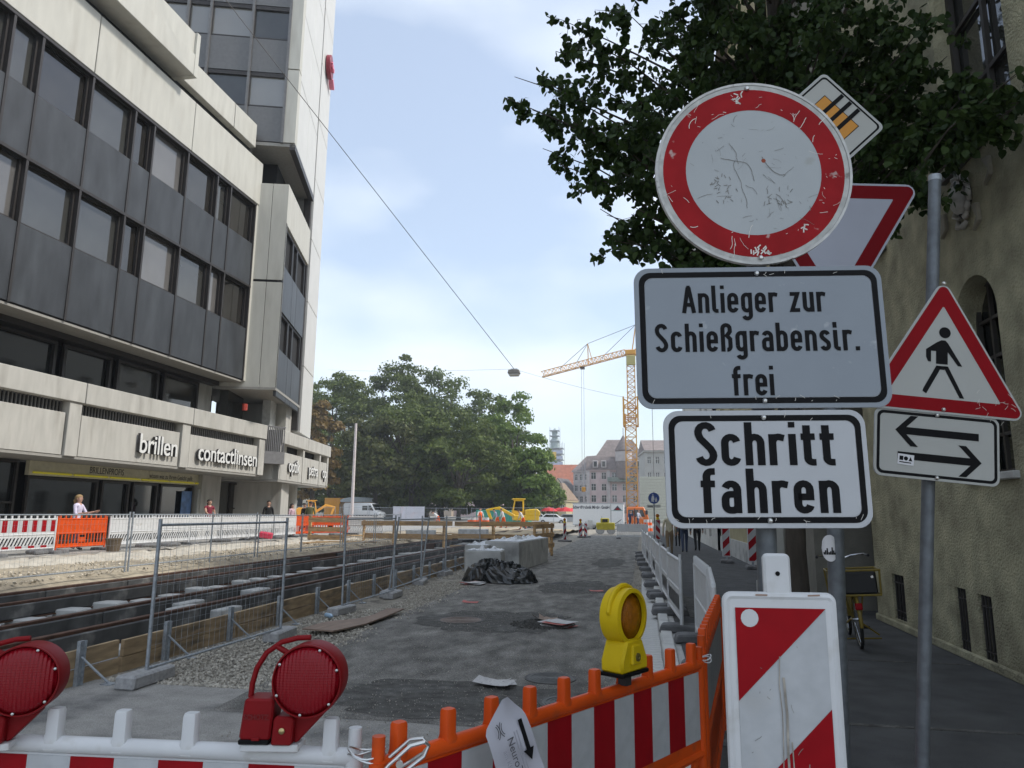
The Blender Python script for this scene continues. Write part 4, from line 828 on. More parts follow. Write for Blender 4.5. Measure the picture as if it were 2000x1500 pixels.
# shop parapet
for a, b in ((9,14.4), (14.45,20.38), (20.42,26.2), (26.24,32.1)):
    MB().box(a, b, -.12, .35, 5.08, 5.76).build('parapet_beam', creamd, OB, .015); MB().box(a+.02, b-.62, .0, .3, 3.36, 4.7).build('parapet_panel', creamd, OB, .012)
    MB().box(b-.55, b-.03, -.06, .34, 3.34, 5.08).build('parapet_post', creamd, OB, .012)
    n = int((b-a-.6)/.14); mb = MB()
    br = MB().box(-.025,.025,-.02,.02,4.7,5.08).mesh('grille_bar', M('grille_bar', (.16,.155,.15), .5, .3))
    for i in range(n): put('grille_bar', br, OB, (a+.1+i*.14, .2, 0))
    MB().box(a, b-.56, .32, .36, 4.6, 5.1).build('grille_back', dark_in, OB)
MB().box(2, 32.0, .02, 2.5, 3.27, 3.35).build('canopy_soffit', soff, OB)
lw = M('letter_white', (.72,.72,.7), .4, var=.03); ld = M('letter_return', (.03,.028,.03), .5, var=0)
def shop_word(s, parent, x, z, size, sx=1., y0=-.16):
    w_ = text(s, size, ld, parent, (x, y0+.06, z), .1, .012, .98, sx, 'shop_letters'); me = text_mesh(s, size, .02, .006, .98, sx); me.materials.clear(); me.materials.append(lw); put('letter_face', me, w_, (0, -.062, 0))
p0, p1 = AX(283, 870, -17.9), AX(350, 880, -17.9); shop_word('brillen', OB, (p0.y+p1.y)/2-.28, 4.02, 1.0, .9)
p0, p1 = AX(385, 880, -17.9), AX(500, 900, -17.9); shop_word('contactlinsen', OB, (p0.y+p1.y)/2, 4.0, .98, .91)
# shop front
sf = M('shop_sign_band', (.55,.52,.38), .6, var=.1); MB().box(20.6, 26.5, 1.9, 2.05, 2.78, 3.26).build('sign_band', sf, OB); MB().box(26.53, 31.6, 1.9, 2.05, 2.78, 3.26).build('sign_band', sf, OB)
ye = bpy.data.materials.new('yellow_light_strip'); ye.use_nodes = True; bb = ye.node_tree.nodes['Principled BSDF']; bb.inputs['Base Color'].default_value = (.45,.42,.03,1); bb.inputs['Emission Color'].default_value = (1,.85,.03,1); bb.inputs['Emission Strength'].default_value = .07
for i in range(6): MB().box(20.75+i*1.78, 20.75+i*1.78+1.66, 1.86, 1.9, 2.84, 2.9).build('light_strip', ye, OB)
text('BRILLENPROFIS', .34, M('band_lettering', (.05,.045,.04), .7), OB, (24.15, 1.895, 3.08), .004, sx=.78); text('wissen was zu Ihrem Gesicht paßt', .27, M('band_lettering', (.05,.045,.04), .7), OB, (28.0, 1.895, 3.05), .004, sx=.78)
for i, (a, b) in enumerate(((10,13.6), (13.9,17.2), (17.5,20.3), (20.7,23.9), (24.1,25.6), (25.8,27.3), (27.5,29.7))): window(OB, a, b, .5, 2.75 if i > 2 else 3.25, 2.1, brnz, shopg, nh=0 if i > 2 else 1, fw=.09, dep=.1)
MB().box(29.9, 31.4, 1.7, 2.3, .43, 3.26).build('pillar', creamd, OB); MB().box(31.4, 34.5, 3.2, 3.4, .43, 3.3).build('dark_entrance', dark_in, OB)
po = MB().box(29.75, 29.9, 1.75, 1.8, 1.0, 2.6).build('poster_edge', signw2, OB); o = MB().box(28.9,29.6,1.96,1.99,1.1,2.5).build('window_poster', M('poster_blue', (.1,.2,.42), .5, var=.4, scale=3), OB)
# corner bay and parapet, turned to the square
RB = R(90+16)
BY = thing('corner_bay', 'cream corner bay with charcoal windows hung under the tower', 'building', (-16.65, 30.35, 0), RB)
MB().box(.02, 5.8, .25, 6, 7.45, 17.3).build('core', dark_in, BY)
for z0, z1 in ((7.3, 12.4), (12.52, 17.4)):
    for a, b in ((.0,.75), (.77,3.2)): MB().box(0, .2, a, b, z0, z1).build('side_panel', cream, BY, .01)
MB().box(.0, .18, -.0, .02, 7.3, 15.4).build('corner_trim', brnz, BY); MB().box(.03, .19, .1, 3.0, 12.4, 12.52).build('joint', brnz, BY)
for a, b in ((.2, 5.95),): MB().box(a, b, 0, .2, 15.35, 17.4).build('top_panel', cream, BY, .01)
cols = (.2, 2.3, 3.4, 5.6)
for a, b in zip(cols, cols[1:]):
    for z0, z1 in ((11.05, 13.3), (6.95, 9.2)): MB().box(a+.02, b-.02, .02, .15, z0, z1).build('cladding_panel', darkp, BY, .01)
    for z0, z1 in ((13.3, 15.3), (9.2, 11.05)): window(BY, a+.04, b-.04, z0, z1, .3, brnz, glass, fw=.09, dep=.2)
MB().box(0, 6, 0, 4, 7.2, 7.32).build('soffit', soff, BY); MB().box(4.6, 6.5, .4, 4, .43, 7.2).build('pier', creamd, BY); MB().box(.4, 3.0, 2.2, 2.6, 4.8, 7.2).build('terrace_glazing', glass, BY); MB().box(3.2,4.5,.9,1.3,4.8,7.2).build('slat_wall', conc_lt, BY)
text_ = None
o = MB().lathe([(.12,0),(.12,.3),(0,.3)], 12).build('alarm_lamp', M('red_alarm', (.4,.05,.03), .4), BY, loc=(-.05, 1.3, 6.2))
PB = thing('corner_parapet', 'short concrete shop parapet with raised letters at the corner', 'building', (-17.75, 33.2, 0), R(90+10))
MB().box(0, 4.6, -.1, .35, 5.02, 5.68).build('parapet_beam', creamd, PB, .015); MB().box(4.64, 9.6, -.1, .35, 5.02, 5.68).build('parapet_beam', creamd, PB, .015)
for a, b in ((0,4.2), (4.3,7.6), (7.7,9.4)): MB().box(a+(.0), b-.3, 0, .3, 3.2, 4.6).build('parapet_panel', creamd, PB, .012); MB().box(b-.28, b, -.03, .34, 3.18, 5.02).build('parapet_post', creamd, PB, .01)
MB().box(.0, .3, 0, .34, 3.2, 5.02).build('parapet_post', creamd, PB); MB().box(0, .34, .35, 3.0, 3.2, 5.68).build('parapet_return', creamd, PB); MB().box(.05, 9.3, .36, .4, 4.5, 5.1).build('grille_back', dark_in, PB); MB().box(0, 9.4, .02, 3, 3.1, 3.19).build('canopy_soffit', soff, PB)
for s, x in (('optik', 2.2), ('petra', 5.9), ('op', 8.35)): shop_word(s, PB, x, 3.95, .95, .95, -.1)
for x in (6.2,): MB().lathe([(.42,0),(.42,2.7)], 20, (x,1.3,.43)).build('round_pillar', creamd, PB, smooth=True)
MB().lathe([(.38,0),(.38,4)], 20, (5.5,1.6,5.6)).build('round_pillar', creamd, PB, smooth=True)
for a, b in ((.5,1.7), (1.8,3.0), (3.1,4.6)): window(PB, a, b, .5, 3.05, 2.6, brnz, shopg, nh=1, fw=.08)
# railing between the parapets
rl = thing('balcony_railing', 'short grey balcony railing between the two shop parapets', 'railing', (-18.2, 32.15, 0), R(60))
rb = MB().box(-.02,.02,-.02,.02,4.55,5.75).mesh('baluster', M('railing_grey', (.2,.2,.21), .5, .3))
for i in range(13): put('baluster', rb, rl, (.05+i*.1, 0, 0))
MB().box(0,1.3,-.03,.03,5.75,5.8).build('handrail', M('railing_grey', (.2,.2,.21)), rl); MB().box(0,1.3,-.04,.3,3.95,4.55).build('balcony_slab', M('slab_grey', (.17,.17,.175), .7), rl)
# tower
TW = thing('office_tower', 'tall office tower with white slab sides and grey glazed front', 'building', (-16.5, 30.35, 0), R(90+17))
MB().box(.6, 9.4, .5, 16, 19.8, 40).build('core', dark_in, TW)
gp = M('tower_spandrel', (.12,.118,.115), .35, var=.1, spec=.7)
fz = [19.55+3.72*i for i in range(6)]; fy = (.62, 2.45, 4.5, 5.6, 7.7, 8.8, 11, 14)
for z in fz:
    for a, b in zip(fy, fy[1:]):
        MB().box(.0, .08, a+.04, b-.04, z+.03, z+1.85).build('spandrel', gp, TW); w_ = MB().box(.02, .1, a+.03, a+.09, z+1.9, z+3.7).box(.02,.1,b-.09,b-.03,z+1.9,z+3.7).box(.02,.1,a+.09,b-.09,z+1.88,z+1.94).box(.02,.1,a+.09,b-.09,z+3.52,z+3.72).build('window', brnz, TW)
        MB().box(.12, .14, a+.05, b-.05, z+1.9, z+3.6).build('pane', glass_b if random.random() < .4 else glass, w_)
for y_ in fy: MB().box(-.12, .1, y_-.06, y_+.06, 19.5, 42).build('mullion', M('tower_mullion', (.16,.155,.15), .4, .4), TW)
MB().box(-.05, .5, .0, .6, 19.55, 23.5).build('slab_edge', cream, TW, .01); MB().box(-.05, .5, .0, .6, 23.56, 42).build('slab_edge', cream, TW, .01)
for i in range(6):
    for j in range(2): MB().box(.52+j*2.75, 3.24+j*2.75, .0, .3, fz[i]+.02, fz[i]+3.7).build('slab_panel', towerp, TW, .012)
MB().box(6.0, 6.35, .12, .5, 6, 42).build('slab_groove', brnz, TW)
for i in range(10): MB().box(6.35, 9.9, .0, .3, 5.9+3.72*i, 5.9+3.72*i+3.68).build('slab_panel', towerp, TW, .012)
MB().box(6.3, 9.9, .3, 3, 5.8, 42).build('slab_back', towerp, TW); MB().box(0, 6.0, .0, 5, 19.35, 19.52).build('soffit', soff, TW); MB().box(.0,6.0,-.02,.25,19.2,19.5).build('soffit_edge', brnz, TW)
MB().box(2.0, 6, 1.2, 7, 17.3, 19.35).build('recess', dark_in, TW)
SG = thing('logo_sign', 'round red and pink raised logo sign high on the tower edge', 'sign', TW.matrix_basis @ V((7.9, -.2, 29.0)), R(90+17))
def ell(rx, rz_, n=40): return [(rx*cos(2*pi*i/n), rz_*sin(2*pi*i/n)) for i in range(n)]
MB().prism(ell(.72, .72), -.12, .15).build('disc', M('logo_red', (.22,.006,.025), .4), SG, .02); text('tgo', .62, M('logo_pink', (.75,.2,.3), .4), SG, (0,-.18,0), .1, .02)
MB().prism([(.55,-.5),(1.2,-.8),(1.3,-.6),(.7,-.35)], -.15, .15).build('tail', M('logo_pink', (.75,.2,.3), .4), SG)

# ------------------------------------------------------------------ right hand building
stuc = M('stucco_olive', (.43,.405,.272), .95, var=.3, scale=3, bump=1., bscale=34, bdist=.035, speck=.25, col2=(.3,.28,.19), c2scale=1.1, c2lo=.46, c2hi=.7)
stuc2 = M('stucco_ochre', (.36,.32,.19), .95, var=.15, scale=2, bump=.5, bscale=30)
stuc3 = M('stucco_pale', (.5,.49,.45), .9, var=.1, scale=2, bump=.3, bscale=30)
fr_dk = M('window_frame_dark', (.05,.045,.04), .6, var=.1); fr_wt = M('window_frame_white', (.6,.6,.58), .5, var=.05)
def facade(parent, x0, x1, z0, z1, holes, mat, th=.3, name='wall'):
    """wall in a facade frame (y inward) cut up round rectangular holes, one mesh"""
    xs = sorted({x0, x1, *[h[0] for h in holes], *[h[1] for h in holes]}); zs = sorted({z0, z1, *[h[2] for h in holes], *[h[3] for h in holes]})
    nx, nz_ = len(xs), len(zs); solid = lambda i, j: 0 <= i < nx-1 and 0 <= j < nz_-1 and not any(h[0] <= (xs[i]+xs[i+1])/2 <= h[1] and h[2] <= (zs[j]+zs[j+1])/2 <= h[3] for h in holes)
    mb = MB()
    for i in range(nx-1):
        for j in range(nz_-1):
            if not solid(i, j): continue
            a, b, c, d = xs[i], xs[i+1], zs[j], zs[j+1]; mb.add([(a,0,c),(b,0,c),(b,0,d),(a,0,d)], [(0,1,2,3)])
            for di, dj, q in ((-1,0,((a,c),(a,d))), (1,0,((b,d),(b,c))), (0,-1,((b,c),(a,c))), (0,1,((a,d),(b,d)))):
                if not solid(i+di, j+dj): mb.add([(q[0][0],0,q[0][1]),(q[1][0],0,q[1][1]),(q[1][0],th,q[1][1]),(q[0][0],th,q[0][1])], [(0,1,2,3)])
    me = mb.mesh(name, mat); return put(name, me, parent)
# facade frame seen from the street: local x runs towards the camera, y into the house
RH = thing('corner_house', 'old house with rough olive stucco, arched window and carved face', 'building', (3.62, 0, 0), R(-90))
Lx = lambda Y: -Y                                      # world Y to local x
holes = [(Lx(8.66), Lx(7.1), 5.62, 8.3), (Lx(11.8), Lx(11.3), .22, .86), (Lx(9.58), Lx(9.28), .17, .88), (Lx(8.98), Lx(8.66), .15, .86),
         (Lx(8.85), Lx(7.85), 2.15, 4.3), (Lx(4.6), Lx(3.2), 2.25, 4.3), (Lx(4.6), Lx(3.2), 5.62, 8.3), (Lx(12.1), Lx(10.9), 5.62, 8.3)]
for zz in (10.2, 14.2):
    for yy in (12.1, 8.66, 4.6): holes.append((Lx(yy), Lx(yy-1.3), zz, zz+2.3))
facade(RH, Lx(12.6), Lx(.8), .05, 18, holes, stuc, .32)
MB().box(Lx(12.6), Lx(.8), .34, 11, .05, 18).build('inner_core', dark_in, RH)
MB().box(Lx(12.58), Lx(.8), -.045, .0, .09, .2).build('plinth', stuc, RH, .02); MB().box(Lx(12.6)-.0, Lx(12.6)+.02, .0, 10, .05, 18).build('gable_wall', stuc, RH)
for h in holes[1:4]:
    w_ = window(RH, h[0], h[1], h[2], h[3], .07, fr_dk, dark_in, fw=.03, dep=.03, name='basement_window')
    mb = MB(); n = 4
    for i in range(n): x = h[0]+(h[1]-h[0])*(i+.5)/n; mb.box(x-.008,x+.008,.02,.036,h[2],h[3])
    for z in (h[2]+.12, h[3]-.12): mb.box(h[0],h[1],.024,.032,z-.008,z+.008)
    mb.build('bars', fr_dk, w_)
for h in holes[4:6]:                                   # arched windows: spandrels fill the square corners
    cx, r_ = (h[0]+h[1])/2, (h[1]-h[0])/2; zs = h[3]-r_
    for s in (-1, 1): MB().prism([(cx+s*r_, h[3]), (cx+s*r_, zs)]+[(cx+s*r_*cos(R(a)), zs+r_*sin(R(a))) for a in range(6, 91, 6)], 0.001, .318).build('arch_spandrel', stuc, RH)
    window(RH, h[0], h[1], h[2], h[3], .27, fr_dk, shopg, nv=2, nh=4, fw=.05, dep=.05, name='arched_window'); MB().box(h[0]-.08, h[1]+.08, -.06, .2, h[2]-.08, h[2]-.001).build('sill', conc, RH, .01)
for h in [holes[0]]+holes[6:]: window(RH, h[0], h[1], h[2], h[3], .24, fr_wt if h[2] > 9 else fr_dk, glass, nv=1, nh=2, fw=.07, dep=.06); MB().box(h[0]-.06, h[1]+.06, -.07, .2, h[2]-.07, h[2]-.001).build('sill', M('sill_dark', (.1,.095,.085), .7), RH, .01)
MB().box(Lx(12.9), Lx(.8), -.5, .4, 17.9, 18.25).build('eaves', stuc2, RH); MB().prism([(-.5,18.25),(5.5,23),(11.5,18.25)], Lx(12.9), Lx(.8), 'yz').build('roof', M('roof_tile_grey', (.12,.09,.085), .8, var=.2, scale=3), RH)
# carved relief
cf = AX(1880, 390, 3.6); rf = thing('carved_relief', 'carved white stone medallion with a face wrapped in drapery', 'relief', (3.61, cf.y, cf.z), R(-90)); stw = M('relief_stone', (.5,.48,.44), .8, var=.15, scale=14, bump=.4, bscale=40)
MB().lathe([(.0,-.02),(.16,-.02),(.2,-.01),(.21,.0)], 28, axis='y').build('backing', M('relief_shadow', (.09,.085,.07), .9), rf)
mb = MB()
for i in range(12):
    a = 2*pi*i/12; q = 1+.12*sin(3*a+1); mb.tube([(.17*q*cos(a-.3), -.015, .27*q*sin(a-.3)), (.185*q*cos(a), -.04, .3*q*sin(a)), (.165*q*cos(a+.34), -.015, .27*q*sin(a+.34))], [.022,.036,.02], 8)
mb.build('drapery', stw, rf, smooth='all')
def face(u, v):
    a = (u-.5)*pi; z = (v-.5)*.36; rr = .105*math.sqrt(max(0, 1-(z/.185)**2)); x = rr*sin(a); y = -.02-rr*1.0*cos(a); t_ = math.exp(-(a/.28)**2)
    y -= t_*(.045*math.exp(-((z+.02)/.035)**2)+.02*math.exp(-((z-.03)/.06)**2)+.016*math.exp(-((z+.085)/.02)**2)+.018*math.exp(-((z+.14)/.03)**2))
    y += .022*math.exp(-((abs(a)-.42)/.18)**2)*math.exp(-((z-.02)/.024)**2); return (x, y, z)
MB().grid(face, 26, 30).build('face', stw, rf, smooth='all', rot=(0,0,R(38)), loc=(.0,-.03,0))
mb = MB()
for i in range(9): a = R(20+17.5*i); mb.tube([(.1*cos(a), -.03, .02+.15*sin(a)), (.12*cos(a), -.1, .03+.17*sin(a))], [.03,.022], 6)
mb.build('hair', stw, rf, smooth='all')
for px, py, s in ((1926,330,1), (1842,440,-1), (1905,420,.6)):
    q = AX(px, py, 3.6); o = MB().prism([(-.07,-.16),(.06*s,-.03),(-.07,.15),(.09,.11),(.09,-.09)], -.04, .01).build('wedge_ornament', M('ornament_stone', (.3,.28,.22), .9, var=.15, scale=8), RH, .01, loc=(Lx(q.y), 0, q.z))
# porch and houses behind
PO = thing('porch', 'projecting grey porch with a dark canopy next to the olive house', 'porch', (2.95, 13.6, 0))
MB().box(0, 3, 0, 5, .05, 3.75).build('wall', M('porch_grey', (.21,.2,.17), .95, var=.15, scale=3, bump=.5, bscale=40), PO); MB().prism([(-.15,3.76),(1.6,4.6),(3.1,4.6),(3.1,3.76)], -.4, 5.2).build('canopy', M('slate_dark', (.04,.04,.042), .7, var=.2, scale=5), PO); MB().prism([(.45,4.2),(.9,4.42),(.85,4.75),(.62,4.8),(.5,4.55)], -.42, -.3).build('stone_crest', stw, PO, .03)
mb = MB()
for _ in range(220):
    p_ = V((random.gauss(.15,.12), random.gauss(-.42,.06), 2.05+random.gauss(0,.12))); mb.obox(p_, (.05,.012,.04), (random.random()*6, random.random()*6, 0))
fl = thing('flower_box', 'window box with small pink flowers on the porch corner', 'flower box', (2.95, 13.6, 0)); mb.build('blossom', M('pink_flower', (.55,.1,.25), .7), fl); MB().box(-.15,.5,-.55,-.3,1.75,1.95).build('box', fr_dk, fl, .01)
HB = thing('ochre_house', 'ochre house wall with a dark downpipe behind the striped beacons', 'building', (3.45, 19.0, 0), R(-90))
hh = [(-x-1.2, -x, z, z+2.1) for x in (1.5, 5, 8.5, 12) for z in (1.6, 5.6, 9.4, 13.6)]
facade(HB, -15, 0, .05, 18.5, hh, stuc2, .3); MB().box(-15, 0, .32, 9, .05, 18.5).build('inner_core', dark_in, HB); MB().box(-.02, 0, 0, 8, .05, 18.5).build('side_wall', stuc2, HB)
for h in hh: window(HB, *h, .22, fr_wt, glass, 1, 1)
MB().prism([(-.4,18.5),(4.5,23),(9.4,18.5)], -15.2, .2, 'yz').build('roof', M('roof_tile_dull', (.17,.15,.13), .8, var=.2, scale=3), HB); MB().tube([(-.4,-.06,.05),(-.4,-.06,14.4)], .05, 8).build('downpipe', fr_dk, HB); MB().box(-15,0,-.05,0,.05,.75).build('plinth', conc, HB); MB().box(-15,0,-.06,0,1.32,1.4).build('string_course', stuc3, HB)
HC = thing('pale_house', 'pale rendered shop house farther along the right pavement', 'building', (3.3, 36, 0), R(-90))
hh = [(-x-1.2, -x, z, z+2.1) for x in (1, 4, 7, 10, 13, 16, 19) for z in (.6, 5.6, 9.4, 13.2)]
facade(HC, -22, 1.9,    .05, 17.5, hh, stuc3, .3); MB().box(-22, 1.9, .32, 9, .05, 17.5).build('inner_core', dark_in, HC); MB().box(1.88,1.9,0,8,.05,17.5).build('side_wall', stuc3, HC)
for h in hh: window(HC, *h, .22, fr_wt, glass, 1, 1)
MB().prism([(-.4,17.5),(4.5,21),(9.4,17.5)], -22.2, 2.1, 'yz').build('roof', M('roof_tile_dull', (.17,.15,.13)), HC)
LK = thing('sun_block_house', 'tall plain grey wall added behind the porch to block sun through the gap', 'building', (4.4, 12.64, 0)); MB().box(0, 9, 0, 6.3, .05, 16.5).build('wall', M('porch_grey', (.21,.2,.17)), LK); MB().box(-.2, 9, -.0, 6.3, 16.5, 16.9).build('eaves', stuc2, LK)  # added mass that keeps sun from falling through the gap onto the road
PL = thing('gate_pillar', 'pale stucco pillar beside the tree trunk', 'pillar', (2.62, 16.0, 0)); MB().box(-.24,.24,-.2,.2,.05,2.6).build('shaft', stuc3, PL, .02); MB().box(-.3,.3,-.26,.26,.05,.35).build('base', conc, PL, .02)

# ------------------------------------------------------------------ linden over the pavement
leaf_m = bpy.data.materials.new('linden_leaf'); leaf_m.use_nodes = True
def leafmat(m, c1, c2, trans=.35):
    t = m.node_tree; n = t.nodes; l = t.links; b = n['Principled BSDF']; b.inputs['Roughness'].default_value = .55; b.inputs['Specular IOR Level'].default_value = .25
    g = n.new('ShaderNodeNewGeometry'); mxx = n.new('ShaderNodeMixRGB'); mxx.inputs[1].default_value = (*c1,1); mxx.inputs[2].default_value = (*c2,1); l.new(g.outputs['Random Per Island'], mxx.inputs[0]); l.new(mxx.outputs[0], b.inputs['Base Color'])
    tr = n.new('ShaderNodeBsdfTranslucent'); l.new(mxx.outputs[0], tr.inputs[0]); ms_ = n.new('ShaderNodeMixShader'); ms_.inputs[0].default_value = trans
    l.new(b.outputs[0], ms_.inputs[1]); l.new(tr.outputs[0], ms_.inputs[2]); l.new(ms_.outputs[0], n['Material Output'].inputs[0]); return m
leafmat(leaf_m, (.02,.042,.012), (.06,.1,.025), .34)
bark = M('bark', (.055,.045,.035), .95, var=.35, scale=10, bump=1., bscale=18, stretch=(1,1,.25))
LT = thing('linden_tree', 'linden tree with dark hanging leaves over the pavement and signs', 'tree', (1.75, 9.0, .1))
O = V((1.75, 9.0, .1)); trunk_top = V((.15, .1, 5.2))
mb = MB(); mb.tube([(0,0,-.1),(.02,0,.12),(.0,.02,1.2),(.06,.05,2.6),(.12,.08,4),trunk_top,(.2,.15,7),(.1,.2,9),(.0,.1,11)], [.17,.125,.115,.11,.105,.1,.08,.05,.02], 12); mb.build('trunk', bark, LT, smooth='all')
HEART = [(0,0,0),(.32,.10,.02),(.45,.36,.0),(.34,.68,-.04),(0,1.05,-.12),(-.34,.68,-.04),(-.45,.36,.0),(-.32,.10,.02)]
tips = []
SPARSE = {}
def lt(px, py, Y):
    p = AY(px, py, Y)-O; tips.append(p); SPARSE[tuple(p)] = 5 if px < 1350 and py > 380 else 9 if px < 1350 and py > 280 else 14
for px, py, Y in ((985,190,7.6),(1005,150,8.2),(1040,215,8),(1075,165,7.6),(1100,40,8.2),(1085,100,8.6),(1120,240,7.4),(1060,290,7.9),(1090,320,7.6),(1150,80,7.7),(1170,170,8.3),(1200,250,7.7),(1170,300,8.4),(1200,330,7.5),(1240,345,8.1),(1250,200,7.2),(1260,90,7.9),(1290,20,8.5),(1220,20,7.4),(1320,120,7.4),(1300,250,8.2),(1255,300,7.3),
   (1172,408,7.8),(1192,455,8.0),(1225,468,7.7),(1262,420,7.9),(1308,438,7.6),(1275,455,8.1),(1185,420,7.9),(1200,470,7.7),(1215,430,8.2),(1240,405,7.6),(1290,430,8.2),(1320,455,7.8),(1345,500,8.4),(1370,520,8.0),(1370,60,8.2),(1420,10,7.5),(1440,110,8.6),(1500,60,7.8),(1560,100,8.3),(1520,20,8.8),(1600,40,7.2),(1660,70,7.8),(1640,130,8.4),(1700,20,7.5),(1720,130,7.8),(1760,60,8.3),(1790,140,7.4),(1820,30,7.0),(1750,200,7.9),(1800,190,7.6),(1860,190,7.2),(1700,250,8.2),(1760,235,7.7),(1820,215,7.4),(1870,200,7.0),(1920,210,6.8),(1960,160,6.6),(1990,200,6.4),(1950,215,6.9),(1780,100,8),(1850,110,7.5),(1900,130,7.0),(1680,180,8.6),(1700,240,9),(1400,480,8.6),(1330,330,8.5),(1990,140,6.2),(1880,215,7.1)):
    lt(px, py, Y)
for _ in range(46):                                    # upper and rear crown, mostly above the frame
    a = random.random()*6.28; q = random.uniform(.6, 2.6); tips.append(V((q*cos(a)+.1, q*sin(a)+.2+(.6 if q > 1.6 else 0), random.uniform(6.8, 10.5))))
tips = [p for p in tips if p.x < 1.82 or p.z > 9]      # keep clear of the house wall
lv, lf, tw = [], [], MB(); near_leaves = []
for p in tips:
    h0 = max(3.6, min(10, p.z-1.0-.25*math.hypot(p.x, p.y))); a = V((.13+.0*h0, .09, h0)); mid = (a+p)/2+V((0,0,.25)); pts = [a, a.lerp(mid, .5)+V((0,0,.1)), mid, mid.lerp(p, .6)+V((random.gauss(0,.08), random.gauss(0,.08), .05)), p]
    tw.tube(pts, [.03,.024,.016,.009,.004], 5)
    for s_ in range(SPARSE.get(tuple(p), 14)):                                # side twigs with drooping heart leaves
        u = random.uniform(.35, 1.); b = pts[2].lerp(pts[3], min(1,(u-.35)/.3)) if u < .65 else pts[3].lerp(pts[4], (u-.65)/.35)
        e = b+V((random.gauss(0,.2), random.gauss(0,.2), random.gauss(-.04,.13))); tw.tube([b, e], [.004,.002], 4, cap=False)
        for k in range(22):
            q = b.lerp(e, random.random()**.6)+V((random.gauss(0,.035), random.gauss(0,.035), random.gauss(-.02,.035))); sz = random.uniform(.052,.1)
            rot = Euler((random.gauss(-1.0,.5), random.gauss(0,.4), random.random()*6.28)).to_matrix()
            if len(near_leaves) < 300 and random.random() < .022: near_leaves.append((q, rot.to_euler(), sz)); continue
            n0 = len(lv); lv += [q+rot @ (V(c)*sz) for c in HEART]; lf.append(tuple(range(n0, n0+4))+(n0+4,)); lf.append((n0, n0+4, n0+5, n0+6, n0+7))
tw.build('branches', bark, LT, smooth='all')
me = bpy.data.meshes.new('crown'); me.from_pydata([tuple(v) for v in lv], [], lf); me.materials.append(leaf_m); o = put('crown', me, LT); o['kind'] = 'stuff'
lm = bpy.data.meshes.new('leaf'); lm.from_pydata(HEART, [], [(0,1,2,3,4),(0,4,5,6,7)]); lm.materials.append(leaf_m)
for q, e, s_ in near_leaves: o = put('leaf', lm, LT, q, e); o.scale = (s_,)*3

# ------------------------------------------------------------------ park trees
def tree_mesh(seed, n_leaf, rad, hgt, leaf):
    r_ = np.random.default_rng(seed); nb = 70; c = []
    for i in range(nb):
        d = r_.normal(size=3); d /= np.linalg.norm(d); q = r_.uniform(.55, .92); zz = d[2]*q; wide = 1-.25*max(0, zz)
        c.append(np.array([d[0]*rad*q*wide, d[1]*rad*q*wide, hgt*(.53+.47*zz)]))
    c = np.array(c); br = r_.uniform(.14, .3, nb)*rad
    k = r_.integers(0, nb, n_leaf); d = r_.normal(size=(n_leaf,3)); d /= np.linalg.norm(d, axis=1)[:,None]; d[:,2] = np.where(d[:,2] < -.35, -d[:,2]*.5, d[:,2])
    p = c[k]+d*(br[k]*r_.uniform(.6, 1.15, n_leaf))[:,None]*np.array([1,1,.8])
    nrm = d+r_.normal(size=(n_leaf,3))*.5; nrm /= np.linalg.norm(nrm, axis=1)[:,None]; t = np.cross(nrm, r_.normal(size=(n_leaf,3))); t /= np.linalg.norm(t, axis=1)[:,None]; b = np.cross(nrm, t)
    s = leaf*r_.uniform(.5, 1.1, n_leaf)[:,None]; q = np.stack([p-t*s*.5, p-b*s*.35, p+t*s*.5, p+b*s*.35], 1).reshape(-1, 3)
    me = bpy.data.meshes.new('crown'); me.from_pydata(q.tolist(), [], np.arange(n_leaf*4).reshape(-1,4).tolist()); return me, c
def lmat(name, a, b): m = bpy.data.materials.new(name); m.use_nodes = True; return leafmat(m, a, b, .35)
LG = {'dark': lmat('foliage_dark', (.06,.088,.02), (.125,.16,.038)), 'mid': lmat('foliage_mid', (.08,.118,.036), (.15,.195,.06)), 'light': lmat('foliage_light', (.085,.145,.03), (.165,.235,.05)), 'brown': lmat('foliage_brown', (.13,.085,.03), (.22,.15,.05)), 'olive': lmat('foliage_olive', (.065,.08,.026), (.12,.13,.045))}
def park_tree(label, px, top, Y, rad, col, group='park trees beyond the square', base=.3, k=0):
    p = AY(px, top, Y); h = p.z-base; t = thing('park_tree', label, 'tree', (p.x, Y, base), random.random()*6.28, group); me, c = tree_mesh(int(px*7+Y), 13000, rad, h, .62); me.materials.append(LG[col]); put('crown', me, t)
    mb = MB(); mb.tube([(0,0,-.3),(0,0,.04*h),(.02*rad,0,.3*h),(.0,.02*rad,.62*h)], [.03*h,.02*h,.016*h,.006*h], 10)
    for q in c[::4]: mb.tube([(0,0,(.2+.2*random.random())*h), (q[0]*.5, q[1]*.5, q[2]*.8), (q[0]*.9, q[1]*.9, q[2])], [.009*h,.005*h,.002*h], 5, cap=False)
    mb.build('trunk', bark, t, smooth='all'); return t
